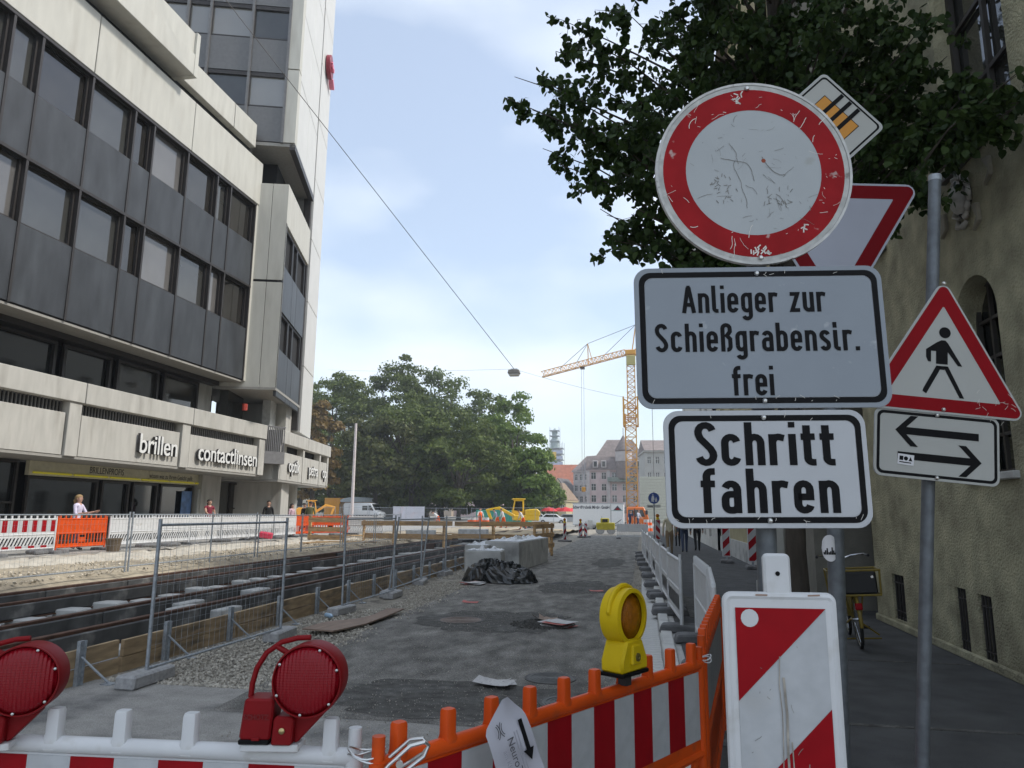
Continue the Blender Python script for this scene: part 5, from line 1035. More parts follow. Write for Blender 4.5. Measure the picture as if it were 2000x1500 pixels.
for a in (('tall dark park tree beside the office tower', 655, 702, 118, 9, 'dark', 0), ('rust brown leaved tree close to the tower corner', 622, 760, 96, 4.3, 'brown', 1), ('tallest dark park tree with a domed crown', 782, 680, 124, 7.5, 'dark', 2),
          ('broad grey green park tree with an airy crown top', 868, 716, 128, 8.5, 'mid', 0), ('dark wide park tree low in the middle of the grove', 810, 768, 108, 9, 'dark', 1), ('shaggy olive park tree in front of the grove', 740, 790, 104, 7.5, 'olive', 2),
          ('dense park tree with browning lower leaves', 900, 800, 106, 8, 'dark', 0), ('mid green park tree at the shoulder of the grove', 948, 738, 130, 6.5, 'mid', 2), ('light green park tree at the edge of the grove', 1003, 764, 116, 6.8, 'light', 1),
          ('smaller light green tree stepping down to the street', 1028, 860, 112, 4.6, 'light', 2), ('dark park tree half hidden behind the tower', 600, 740, 132, 8, 'dark', 1), ('low light green tree before the red roofed houses', 1060, 935, 140, 4.5, 'light', 0), ('green tree filling the back of the grove', 840, 760, 150, 9, 'mid', 1), ('dark green tree at the back behind the light ones', 970, 800, 145, 8, 'dark', 0), ('dark green tree closing the gap behind the white pole', 700, 742, 140, 9, 'dark', 2), ('small olive tree before the yellow gabled house', 1087, 950, 190, 5, 'olive', 1)):
    park_tree(a[0], a[1], a[2], a[3], a[4], a[5], k=a[6])
for px, tp, Y, rd in ((655,905,122,6), (735,915,126,6.5), (815,905,124,7), (895,910,128,6.5), (965,915,130,6), (1020,930,128,5)):  # added dark trees standing in for the deep shade between the trunks
    park_tree('low dark tree added to stand for the shade under the grove', px, tp, Y, rd, 'dark', 'dark trees added as shade under the grove')

# ------------------------------------------------------------------ tower crane
crn = M('crane_yellow', (.62,.3,.03), .5, var=.1, scale=1)
def lattice(mb, a, b, w_, n, r=.05, tri=False):
    a, b = V(a), V(b); d = (b-a).normalized(); up = V((0,0,1)) if abs(d.z) < .9 else V((0,1,0)); x = d.cross(up).normalized(); y = x.cross(d).normalized()
    cs = [x*w_/2-y*w_*.4, -x*w_/2-y*w_*.4, y*w_*.5] if tri else [x*w_/2+y*w_/2, -x*w_/2+y*w_/2, -x*w_/2-y*w_/2, x*w_/2-y*w_/2]
    for c_ in cs: mb.bar(a+c_, b+c_, r*2)
    for i in range(n):
        p, q = a.lerp(b, i/n), a.lerp(b, (i+1)/n)
        for j in range(len(cs)):
            k = (j+1) % len(cs); mb.bar(p+cs[j], p+cs[k], r); mb.bar(p+cs[j if i % 2 else k], q+cs[k if i % 2 else j], r*1.2)
CR = thing('tower_crane', 'yellow lattice tower crane with a long inclined jib', 'crane', (-1.75, 150, 0)); top = 34.6
mb = MB(); lattice(mb, (-.25,0,0), (-.25,0,22), 2.2, 14, .1); mb.build('lower_mast', crn, CR); mb = MB(); lattice(mb, (0,0,21), (0,0,top), 1.6, 12, .09); mb.build('mast', crn, CR)
mb = MB(); lattice(mb, (-.2,-.2,19.5), (-.2,-.2,25.5), 2.9, 3, .16); mb.build('climbing_frame', crn, CR); MB().box(-1.1,1.1,-1.1,1.1,top,top+1.0).build('slewing_ring', crn, CR, .1)
mb = MB(); lattice(mb, (-1,0,top+.6), (-18.7,-1.5,30.6), 1.35, 20, .075, True); mb.build('jib', M('crane_yellow_pale', (.66,.36,.11), .5), CR); mb = MB(); lattice(mb, (1,0,top+.6), (9,.6,top+1.6), 1.4, 8, .08, True); mb.build('counter_jib', crn, CR)
MB().bar((-8.9,0,33.0), (-9.0,0,37.4), .18).bar((-8.0,0,33.4), (-9.0,0,37.4), .14).build('jib_strut', crn, CR); MB().bar((.3,0,top+.6),(1.2,0,41.2),.22).bar((2.2,0,top+.6),(1.2,0,41.2),.2).build('tower_peak', crn, CR)
mb = MB()
for a, b in (((1.2,0,41.2),(-9,0,37.4)), ((-9,0,37.4),(-15,-1.2,31.8)), ((1.2,0,41.2),(-6.5,0,33.8)), ((1.2,0,41.2),(8.5,.5,top+1.7)), ((-9,0,37.4),(-11.5,-.8,32.9))): mb.tube([a, b], .05, 4)
mb.build('tie_rope', fr_dk, CR); MB().box(-.9,1.0,-1.6,-.8,top-2.4,top-.3).build('cab', M('cab_glass', (.4,.35,.12), .3), CR, .1); MB().box(-10.6,-9.7,-.6,.6,31.9,32.3).build('trolley', fr_dk, CR); mb = MB()
for dx in (-.25,.25): mb.tube([(-10.1+dx,-.6,31.9), (-10.1+dx,-.6,7)], .035, 4)
mb.build('hoist_rope', galv, CR); MB().box(-10.5,-9.7,-.8,-.4,6,7).build('hook_block', crn, CR, .1); MB().box(6.5,8.8,-.2,1.4,top-1.2,top+.8).build('ballast', conc, CR)
MB().tube([(4.2,0,8),(4.2,.3,top+1)], .05, 4).build('supply_rope', fr_dk, CR)

# ------------------------------------------------------------------ background houses
def house(name, label, x, y, w_, d_, h, wallm, roofm, rows, cols, rz=0, roof='gable', rh=5, base=0, win=(1.1,1.7), frame=None, z0=1.2, gh=None):
    t = thing(name, label, 'building', (x, y, base), rz); sh = (h-z0)/rows; frame = frame or fr_wt; hl = []
    for r_ in range(rows):
        for c_ in range(cols): cx = -w_/2+w_*(c_+.5)/cols; hl.append((cx-win[0]/2, cx+win[0]/2, z0+r_*sh+.25*sh, z0+r_*sh+.25*sh+min(win[1], sh*.62)))
    facade(t, -w_/2, w_/2, 0, h, hl, wallm, .25); MB().box(-w_/2, w_/2, .26, d_, 0, h).build('body', wallm, t)
    pn, fn = {}, {}
    for a, b, c_, d in hl:
        k = round(b-a, 2)
        if k not in pn:
            mb = MB(); W_, H_ = b-a, d-c_; mb.box(-W_/2,W_/2,.1,.16,0,.08).box(-W_/2,W_/2,.1,.16,H_-.08,H_).box(-W_/2,-W_/2+.08,.1,.16,.08,H_-.08).box(W_/2-.08,W_/2,.1,.16,.08,H_-.08).box(-.05,.05,.1,.15,.08,H_-.08).box(-W_/2+.08,-.05,.11,.15,H_*.6,H_*.6+.07).box(.05,W_/2-.08,.11,.15,H_*.6,H_*.6+.07)
            fn[k] = mb.mesh('window', frame); pn[k] = MB().box(-W_/2,W_/2,.17,.19,0,H_).mesh('pane', glass)
        w2 = put('window', fn[k], t, ((a+b)/2, 0, c_)); put('pane', pn[k], w2)
    MB().box(-w_/2-.3, w_/2+.3, -.4, d_+.3, h, h+.35).build('eaves', wallm, t)
    if roof == 'gable': MB().prism([(-.5,h+.35),(d_/2,h+rh),(d_+.5,h+.35)], -w_/2-.2, w_/2+.2, 'yz').build('roof', roofm, t)
    elif roof == 'front': MB().prism([(-w_/2-.4,h+.35),(0,h+rh),(w_/2+.4,h+.35)], -.3, d_+.2).build('roof', roofm, t); MB().prism([(-w_/2,h+.35),(0,h+rh-.3),(w_/2,h+.35)], -.34, -.31).build('gable', wallm, t)
    elif roof == 'hip':
        a, b, q = w_/2+.4, d_+.4, d_*.3; MB().add([(-a,-.4,h+.35),(a,-.4,h+.35),(a,b,h+.35),(-a,b,h+.35),(-a+q*1.1,d_/2-1,h+rh),(a-q*1.1,d_/2-1,h+rh),(a-q*1.1,d_/2+1,h+rh),(-a+q*1.1,d_/2+1,h+rh)], [(0,1,5,4),(1,2,6,5),(2,3,7,6),(3,0,4,7),(4,5,6,7)]).build('roof', roofm, t)
    return t
pk = M('plaster_pink_hazed', (.52,.41,.4), .9, var=.1, scale=.6); pkl = M('stone_grey_pink', (.46,.42,.41), .9, var=.12, scale=.8); rfb = M('roof_brown_hazed', (.21,.175,.165), .85, var=.2, scale=1.2); rfr = M('roof_red', (.36,.13,.075), .85, var=.2, scale=1); rfd = M('roof_grey', (.13,.12,.12), .85, var=.2, scale=1)  # pink plaster and brown roof lightened, distance haze put into their colour
PK = house('corner_mansion', 'pink grey corner mansion with mansard roof and round turret', -6, 200, 17, 16, 13.2, pk, rfb, 4, 6, 0, 'hip', 9.2, win=(1.35,1.9), z0=.8)
for x in (-8.6,-3.0,3.0,8.6): MB().box(x-.45, x+.45, -.35, .0, 0, 13.2).build('pilaster', pkl, PK)
MB().prism([(-.6,13.5),(1.4,17.2),(14.6,17.2),(16.6,13.5)], -9.0, 9.0, 'yz').build('mansard', rfb, PK)
tu = MB().lathe([(2.2,11),(2.2,18.6),(2.35,18.7),(2.35,19.0),(0,23.2)], 16, (1.2,.2,0)).build('turret_roof', rfb, PK, smooth=True); MB().lathe([(2.25,15.8),(2.25,18.4)], 16, (1.2,.2,0)).build('turret_wall', pkl, PK, smooth=True); MB().tube([(1.2,.2,23.1),(1.2,.2,25)], .12, 6).build('finial', galv, PK)
for x in (-6.5,-4.2,5.2,7.2): q = MB().box(x-.7,x+.7,-.9,1.6,14.0,16.0).build('dormer', pkl, PK, .1); MB().box(x-.4,x+.4,-.95,-.91,14.3,15.7).build('dormer_window', glass, q)
MB().box(-3.2,4.6,-1.4,-.1,10.2,11.4).build('balcony', M('balcony_green', (.2,.23,.2), .8, var=.3, scale=2), PK)
for x in (-6,-1,3.2): MB().box(x-1.6,x+1.6,-.6,-.36,2.7,3.5).build('shop_sign', M('sign_blue', (.05,.08,.32), .5), PK)
PW = house('corner_mansion_wing', 'grey pink side wing of the corner mansion facing the street', -16.2, 205, 8, 12, 13.2, pkl, rfb, 4, 4, R(-38), 'gable', 5, z0=.8)
house('mansion_rear', 'brown roofed rear wing of the mansion behind the crane', 7, 208, 13, 14, 13, pk, rfb, 4, 5, 0, 'gable', 8.5, win=(1.3,1.9), z0=.8)
house('grey_corner_house', 'pale grey tall house with round dormers beside the crane', 7.3, 168, 13, 14, 15.6, M('plaster_grey', (.4,.4,.38), .9, var=.08, scale=.6), rfb, 4, 7, R(6), 'gable', 3.4, win=(.9,1.7))
house('red_roof_hall', 'large hall with a plain red tiled roof', -26, 240, 13, 14, 8.5, M('plaster_tan', (.4,.33,.26), .9), rfr, 2, 5, 0, 'gable', 9.5)
house('yellow_gable_house', 'small yellow gabled house before the red roof', -23.5, 205, 7, 10, 6, M('plaster_yellow', (.5,.43,.27), .9), rfd, 2, 3, R(-12), 'front', 5.5)
house('orange_roof_house', 'narrow house with bright orange roof by the green tree', -33.5, 215, 6, 9, 9.5, M('plaster_peach', (.52,.38,.3), .9), M('roof_orange', (.5,.15,.06), .85), 3, 3, R(-8), 'gable', 4)
house('brown_hip_house', 'low house with a steep brown tiled roof', -21.5, 180, 6, 8, 4.4, M('plaster_yellow', (.5,.43,.27)), M('roof_brown_light', (.25,.18,.13), .85, var=.2, scale=2), 1, 3, R(-15), 'hip', 4.8)
for i, x in enumerate((-130,-108,-88,-70,-54)): house('square_house', ('long pale house behind the grove, by the tower', 'cream house behind the park trees', 'grey rendered house behind the park trees', 'tan house glimpsed between the trunks', 'pink house glimpsed between the trunks')[i], x, 215+4*i, 19, 12, 11, (stuc3, M('plaster_cream', (.5,.46,.38), .9), M('plaster_grey', (.36,.36,.34)), M('plaster_tan', (.4,.33,.26)), pk)[i], rfr, 3, 6, 0, 'gable', 5)
house('far_street_house', 'row house far down the street behind the trailer', 8, 245, 16, 12, 12, M('plaster_cream', (.5,.46,.38)), rfr, 4, 6)
# white sheeted scaffold box beside crane
SB = thing('scaffold_screen', 'pale sheeted scaffold box at the foot of the crane', 'scaffold', (2.3, 140, 0)); MB().box(-2.6,2.9,0,5,0,8.6).build('core', M('scaffold_sheet', (.5,.5,.42), .8, var=.1), SB)
for i in range(15): MB().box(-2.7,3.0,-.12,-.02,.3+i*.56,.3+i*.56+.5).build('sheet_strip', M('scaffold_sheet', (.5,.5,.42)), SB)
# scaffolded church tower
CT = thing('church_tower', 'church tower wrapped in pale blue scaffolding nets', 'tower', (-42, 350, 0)); MB().box(-3,3,0,6,0,33).build('shaft', M('tower_plaster', (.42,.4,.37), .9), CT)
net = M('scaffold_net', (.42,.45,.55), .9, var=.15, scale=.5); mb = MB()
for i in range(12): mb.box(-4.4,4.4,-1.2,7,2+i*2.8,2.25+i*2.8)
mb.build('deck', galv, CT); mb = MB()
for x in frange(-4.3,4.3,7):
    for y_ in (-1.1, 6.9): mb.bar((x,y_,0),(x,y_,36),.14)
mb.build('scaffold_poles', galv, CT)
for i in range(11): MB().box(-4.35,4.35,-1.3,-1.24,2.3+i*2.8,3.7+i*2.8).build('net', net, CT)
MB().lathe([(2.2,33),(2.2,36),(2.7,36.2),(1.5,38),(1.3,40.5),(1.7,40.7),(.3,43)], 8, (0,3,0)).build('cupola', M('copper_green', (.3,.36,.34), .7), CT); mb = MB()
for z in (36.5,39,41.6): mb.box(-2.4,2.4,.4,5.6,z,z+.25)
mb.build('upper_deck', galv, CT); mb = MB()
for x in (-2.3,2.3):
    for y_ in (.5,5.5): mb.bar((x,y_,33),(x,y_,43.5),.14)
mb.build('upper_poles', galv, CT); MB().box(-.9,1.2,-1.36,-1.31,27,31).build('clock_cover', M('tarp_yellow', (.7,.45,.04), .7), CT)

# ------------------------------------------------------------------ vehicles
paintw = M('paint_white', (.72,.73,.74), .3, var=.03, coat=.5); tyre = M('tyre', (.02,.02,.02), .8, var=.1); rimm = M('rim_steel', (.4,.4,.41), .4, .6)
def wheel(parent, x, y, r, wd, ax='y'):
    w_ = MB().lathe([(r*.55,-wd/2),(r*.95,-wd/2),(r,-wd*.35),(r,wd*.35),(r*.95,wd/2),(r*.55,wd/2),(r*.55,-wd/2)], 20, (0,0,0), ax).build('wheel', tyre, parent, smooth=True, loc=(x, y, r)); MB().lathe([(r*.56,-wd*.42),(r*.3,-wd*.3),(0,-wd*.36)], 16, axis=ax).build('rim', rimm, w_, smooth=True)
    MB().lathe([(r*.56,wd*.42),(r*.3,wd*.3),(0,wd*.36)], 16, axis=ax).build('rim', rimm, w_, smooth=True)
def van(label, x, y, z, rz, paint):
    t = thing('van', label, 'van', (x, y, z), rz); W_ = 1.95
    pr = [(-2.9,.45),(-2.9,2.45),(-2.75,2.62),(1.1,2.62),(1.55,2.5),(2.15,1.55),(2.8,1.3),(2.92,1.1),(2.92,.45)]
    MB().prism(pr, -W_/2, W_/2).build('body', paint, t, .07, True, seg=2)
    for s in (-1, 1):
        MB().prism([(.15,1.55),(1.0,1.55),(1.0,2.2),(.15,2.2)], s*(W_/2+.004)-.004, s*(W_/2+.004)+.004).build('side_window', shopg, t); MB().prism([(1.15,1.55),(1.95,1.55),(1.5,2.25),(1.15,2.25)], s*(W_/2+.004)-.004, s*(W_/2+.004)+.004).build('door_window', shopg, t)
        MB().box(-2.0,-1.97,s*(W_/2)-.006,s*W_/2+.006,.6,2.4).box(1.06,1.09,s*W_/2-.006,s*W_/2+.006,.6,2.4).build('door_gap', rubber, t); MB().box(-2.85,2.85,s*W_/2-.01,s*W_/2+.015,.75,.85).build('side_trim', rubber, t); MB().box(-2.93,-2.9,s*.75-.1,s*.75+.1,1.0,1.6).build('tail_light', foil_r, t); MB().box(2.86,2.94,s*.7-.18,s*.7+.18,.85,1.08).build('headlight', glass_b, t)
        MB().box(1.75,1.9,s*1.02-.1,s*1.02+.1,1.5,1.8).build('mirror', rubber, t, .03)
    MB().prism([(1.63,2.42),(2.17,1.6),(2.22,1.62),(1.68,2.45)], -.85, .85).build('windscreen', shopg, t); MB().box(-2.93,-2.89,-.8,.8,1.5,2.25).build('rear_window', shopg, t); MB().box(-2.98,-2.9,-.95,.95,.45,.7).box(2.9,2.98,-.95,.95,.42,.72).build('bumper', rubber, t)
    for xx in (-1.9, 1.95):
        for yy in (-.85, .85): wheel(t, xx, yy, .36, .24)
    return t
p = AY(712, 1000, 100); van('white panel van parked on the square behind the tall pole', p.x, 100, .25, R(-8), paintw)
# box trailer and orange truck
BT = thing('box_trailer', 'white box trailer lettered for a welding firm across the road', 'trailer', (-7.35, 78, .0)); 
MB().box(0,5.4,0,2.4,.5,2.72).build('box', M('trailer_white', (.75,.76,.76), .45, var=.04), BT, .03); MB().box(-.03,5.43,-.02,2.42,2.66,2.76).build('roof_rim', alu, BT); MB().box(-.02,5.42,-.03,0,.42,.54).build('lower_rim', alu, BT)
text('Schweißtechnik Miethe GmbH', .44, M('trailer_print', (.06,.07,.09), .6), BT, (1.95,-.005,2.3), .004, sx=.72, bold=.016); MB().prism([(4.3,2.02),(4.75,2.5),(5.2,2.02)], -.012,-.004).build('triangle_logo', M('trailer_print', (.06,.07,.09)), BT); MB().prism([(4.5,2.05),(4.75,2.3),(5.0,2.05)], -.018,-.013).build('logo_core', foil_r, BT); MB().box(4.1,5.3,-.012,-.004,1.96,2.0).build('logo_base', M('teal_line', (.1,.3,.3), .6), BT)
MB().box(4.02,4.06,-.014,-.003,.55,2.65).build('door_gap', rubber, BT); MB().box(3.05,3.08,-.02,-.004,.9,1.4).build('door_handle', galv, BT); MB().box(.3,5,.4,2,.36,.5).build('chassis', rubber, BT)
for yy in (.2, 2.2):
    for xx in (2.2, 3.0): wheel(BT, xx, yy, .36, .22)
MB().box(.2,.3,.2,.3,0,.5).build('jack_leg', galv, BT); MB().box(1.6,2.1,-.25,-.05,0,.95).build('side_locker', conc, BT)
TR = thing('orange_truck', 'orange municipal truck cab beside the white box trailer', 'truck', (-.6, 80, 0), 0); orp = M('paint_orange', (.68,.16,.02), .35, var=.04, coat=.4)
pr = [(-1.1,.5),(-1.1,2.25),(-.95,2.4),(.75,2.4),(1.15,1.55),(1.25,1.2),(1.25,.5)]; MB().prism(pr, 0, 2.2).build('cab', orp, TR, .06, True)
MB().prism([(-.2,1.35),(.85,1.35),(.62,2.1),(-.2,2.1)], -.012,-.003).build('side_window', shopg, TR); MB().prism([(-.95,1.45),(-.35,1.45),(-.35,2.1),(-.95,2.1)], -.012,-.003).build('rear_side_window', shopg, TR); MB().prism([(.8,2.3),(1.14,1.58),(1.19,1.6),(.85,2.32)], .15, 2.05).build('windscreen', glass_b, TR); MB().box(1.2,1.35,-.05,2.25,.4,.75).build('bumper', foil_w, TR, .03); MB().box(-.3,-.2,-.05,0,.6,2.2).build('door_gap', rubber, TR)
for yy in (.2, 2.0): wheel(TR, .5, yy, .45, .28); wheel(TR, -3.2, yy, .45, .28)
MB().box(-5,-1.2,.2,2,.5,.75).build('chassis', rubber, TR); MB().box(.9,1.15,-.22,-.02,1.6,2.05).build('mirror', rubber, TR, .03); MB().lathe([(.12,2.4),(.12,2.55),(0,2.6)], 10, (0,1.1,0)).build('beacon_light', M('amber_lens', (.3,.1,0)), TR)
# excavator
def excavator(label, x, y, z, rz, paint, arm=1.):
    t = thing('excavator', label, 'excavator', (x, y, z), rz)
    for s in (-1, 1):
        tr = MB().prism([(-1.2,.12),(-1.0,0),(1.0,0),(1.2,.12),(1.25,.4),(1.1,.62),(-1.1,.62),(-1.25,.4)], s*.85-.2, s*.85+.2).build('track', tyre, t, .03)
        for xx in (-.8,-.3,.2,.7): MB().lathe([(.16,-.03),(.16,.03)], 12, (xx, s*1.06, .28), 'y').build('roller', rimm, tr)
    MB().box(-1.5,.9,-.95,.95,.75,1.25).build('deck', paint, t, .05); MB().prism([(-1.6,1.2),(-.2,1.2),(-.2,1.75),(-1.3,1.85),(-1.6,1.6)], -.95, .95).build('engine_cover', paint, t, .06); 
    cb = MB().prism([(-.15,1.25),(.95,1.25),(.95,1.7),(.75,2.7),(-.15,2.7)], -.95, .1).build('cab', paint, t, .04); MB().prism([(.0,1.6),(.8,1.7),(.66,2.55),(.0,2.55)], -.965,-.955).build('cab_window', shopg, cb); MB().prism([(.0,1.6),(.8,1.7),(.66,2.55),(.0,2.55)], .105,.115).build('cab_window', shopg, cb); MB().box(-.165,-.155,-.8,-.05,1.7,2.55).build('cab_window', shopg, cb); MB().prism([(.97,1.7),(.79,2.55),(.82,2.56),(1.0,1.72)], -.85, .0).build('cab_front', shopg, cb); MB().box(-.3,.95,-1.0,.15,2.7,2.8).build('cab_roof', paint, cb, .03)
    MB().prism([(.6,1.2),(1.0,1.1),(2.3,2.5*arm),(3.3,2.3*arm),(3.4,2.55*arm),(2.2,2.9*arm)], .25, .6).build('boom', paint, t, .03); MB().prism([(3.2,2.6*arm),(3.5,2.5*arm),(3.1,.8),(2.85,.85)], .28, .57).build('stick', paint, t, .03); MB().prism([(3.2,.9),(2.8,.85),(2.4,.4),(2.5,.05),(3.1,.2)], .1, .75).build('bucket', M('bucket_steel', (.12,.11,.1), .6, .4), t, .03); return t
yp_ = M('paint_yellow', (.7,.45,.02), .4, var=.05, coat=.3)
p = GZ(1012, 1040); excavator('yellow excavator with its cab facing the street', -11.2, 68, .2, R(-165), yp_, .7)
p = AY(622, 1000, 92); excavator('orange yellow excavator parked under the corner parapet', p.x-.5, 90, .25, R(30), M('paint_amber', (.72,.33,.03), .4, var=.05), .8)
def container(name, label, cat, x, y, z, rz, L_, W_, H_, paint, ribs=True):
    t = thing(name, label, cat, (x, y, z), rz); MB().box(-L_/2,L_/2,0,W_,0.1,H_).build('box', paint, t, .02)
    if ribs:
        for i in range(int(L_/.3)): MB().box(-L_/2+.1+i*.3,-L_/2+.25+i*.3,-.04,0,.25,H_-.15).build('rib', paint, t)
    for s in (-1,1): MB().box(s*(L_/2-.08)-.08,s*(L_/2-.08)+.08,-.06,.1,0,H_).build('corner_post', paint, t)
    MB().box(-L_/2,L_/2,-.07,0,H_-.12,H_+.02).build('top_rail', paint, t); return t
p = AY(668, 1000, 112); container('site_container', 'orange site container behind the excavator', 'container', p.x, 112, .25, R(-6), 6.5, 2.4, 3.5, M('paint_amber', (.72,.33,.03)))
p = AY(985, 1004, 88); container('skip', 'green skip beside the yellow excavator', 'skip', p.x-.3, 88, .2, R(-4), 6.6, 2, 1.75, M('paint_green', (.04,.3,.22), .5, var=.1))
p = AY(742, 990, 118); container('site_container', 'grey site container under the dark trees', 'container', p.x, 122, .25, 0, 4.5, 2.4, 3.4, M('paint_grey', (.2,.2,.19), .6))
def wagon(label, x, y, rz):
    t = thing('site_wagon', label, 'wagon', (x, y, .25), rz); n = 10; pr = [(-2.9,.7),(2.9,.7),(2.9,2.9)]+[(2.9*cos(R(a)),2.9+.75*sin(R(a))) for a in range(12,180,12)]+[(-2.9,2.9)]
    MB().prism([(-2.9,.7),(2.9,.7),(2.9,2.85),(-2.9,2.85)], 0, 2.3).build('body', M('wagon_brown', (.26,.17,.09), .7, var=.15, scale=2), t); MB().prism([(-3,2.85),(3,2.85)]+[(3*cos(R(a)),2.85+.75*sin(R(a))) for a in range(15,180,15)], -.1, 2.4).build('roof', M('wagon_roof', (.5,.55,.58), .5), t)
    for x_ in (-1.8,-.2,1.4): w_ = MB().box(x_-.4,x_+.4,-.05,.0,1.5,2.4).build('window', fr_wt, t); MB().box(x_-.33,x_+.33,-.07,-.052,1.57,2.33).build('pane', shopg, w_)
    MB().box(-3.02,-2.7,-.12,2.42,2.5,3.45).build('end_panel', M('paint_amber', (.72,.33,.03)), t)
    for xx in (-1.9,1.9): wheel(t, xx, .2, .38, .2); wheel(t, xx, 2.1, .38, .2)
p = AY(695, 985, 108); wagon('round roofed brown site wagon behind the white van', p.x, 108, R(-6))
SC = thing('banner', 'pale printed banner sheet on a frame by the fences', 'banner', (AY(798,1000,80).x, 80, .25)); MB().box(-1.85,1.85,0,.03,.4,2.0).build('sheet', M('banner_print', (.6,.6,.66), .7, var=.08, scale=1.2, col2=(.6,.5,.52), c2scale=1), SC)
for x in (-1.85,0,1.85): MB().box(x-.03,x+.03,.03,.08,0,2.05).build('post', galv, SC)
# street pole, hanging lamp, cables
p = AY(692, 900, 70); PP = thing('catenary_pole', 'tall pale pole standing before the park trees', 'pole', (p.x, 70, .25)); MB().tube([(0,0,0),(0,0,10.4)], [.17,.12], 12).build('shaft', M('pole_pale', (.55,.49,.47), .6), PP, smooth=True); MB().lathe([(.26,0),(.26,.25),(.18,.3)], 12).build('base', conc, PP)
lp = AY(1004, 730, 40); HL = thing('hanging_lamp', 'box shaped street lamp hanging from span wires', 'street lamp', lp)
MB().prism([(-.36,0),(.36,0),(.31,.22),(-.31,.22)], -.2, .2).build('housing', M('lamp_grey', (.3,.29,.27), .5), HL, .02); MB().prism([(-.33,0),(.33,0),(.26,-.14),(-.26,-.14)], -.17, .17).build('diffuser', M('lamp_glass', (.55,.54,.5), .3), HL, .02); MB().box(-.2,.2,-.03,.03,.22,.3).build('hanger', galv, HL)
def cable(label, a, b, sag, r=.012):
    a, b = V(a), V(b); o = MB().tube([a.lerp(b, i/16)+V((0,0,-4*sag*(i/16)*(1-i/16))) for i in range(17)], r, 5).build('cable', fr_dk, None); tag(o, label, 'cable')
q = AX(250, -245, -17.35); cable('long black span wire from the hanging lamp up past the tower', (lp.x, lp.y, lp.z+.28), q, .0, .016)
q = AY(640, 722, 75); cable('thin span wire running from the hanging lamp towards the park trees', (lp.x, lp.y, lp.z+.28), q, .15, .007); q = AY(1500, 770, 45); cable('thin span wire from the hanging lamp to the right houses', (lp.x, lp.y, lp.z+.28), (3.4, 46, 8.2), .25, .007)
# blue walkers sign
p = AY(1277, 973, 40); BS = thing('footpath_sign', 'round blue footpath sign with white figures on a pole', 'sign', (p.x, 40, .1)); z = p.z-.1; MB().tube([(0,.04,0),(0,.04,z+.32)], .03, 8).build('pole', galv_dk, BS); plate([(.3*cos(a*.2),z+.3*sin(a*.2)) for a in range(31)], 0, .02, 'disc', M('sign_blue_round', (.012,.05,.22), .4), BS); mb = MB(); y = -.004
for cx, s in ((-.05,1.), (.12,.62)):
    zz = z-.2; mb.prism([(cx+.035*s*cos(a*.4),zz+.37*s+.035*s*sin(a*.4)) for a in range(16)], y, y+.003).prism([(cx-.05*s,zz+.32*s),(cx+.05*s,zz+.32*s),(cx+.09*s,zz+.12*s),(cx+.04*s,zz+.12*s),(cx+.05*s,zz),(cx+.01*s,zz),(cx,zz+.12*s),(cx-.03*s,zz),(cx-.07*s,zz),(cx-.09*s,zz+.13*s)], y, y+.003)
mb.build('figures', wplast, BS); MB().box(-.38,.0,-.01,.0,z-.52,z-.35).build('arrow_plate', signw2, BS); MB().box(.03,.34,-.012,.0,z-.5,z-.34).build('text_plate', signw2, BS); MB().box(-.34,-.06,-.014,-.011,z-.45,z-.42).build('arrow_print', blackm, BS)
# red parasols far down the street
for i, (px, Y) in enumerate(((1052,130), (1072,120), (1092,135), (1105,118), (1118,140))):
    p = AY(px, 998, Y); t = thing('parasol', 'red market parasol far down the street', 'parasol', (p.x, Y, .2), i, 'red parasols down the street'); MB().lathe([(1.5,1.75),(.9,2.2),(0,2.45)], 8).build('canopy', M('parasol_red', (.55,.03,.04), .8, var=.1), t); MB().tube([(0,0,0),(0,0,2.4)], .03, 6).build('pole', galv, t)
for i, (px, Y, c_) in enumerate(((1050,112,'white'), (1078,105,'white'), (1112,110,'silver'))):
    p = AY(px, 1010, Y); t = thing('parked_car', ('white car behind the red parasols', 'white car near the small green tree', 'silver car beside the box trailer')[i], 'car', (p.x, Y, .1), R(10), 'cars parked down the street'); MB().prism([(-2.1,.3),(-2.1,.8),(-1.5,.95),(-1.0,1.42),(.6,1.42),(1.2,.95),(2.0,.85),(2.1,.6),(2.1,.3)], -.85, .85).build('body', paintw if c_ == 'white' else M('paint_silver', (.4,.42,.44), .3, .5), t, .06, True)
    for s in (-1,1): MB().prism([(-1.3,.98),(-.95,1.34),(.52,1.34),(.95,.98)], s*.855-.004, s*.855+.004).build('side_window', shopg, t)
    for xx in (-1.35,1.3):
        for yy in (-.8,.8): wheel(t, xx, yy, .3, .2)

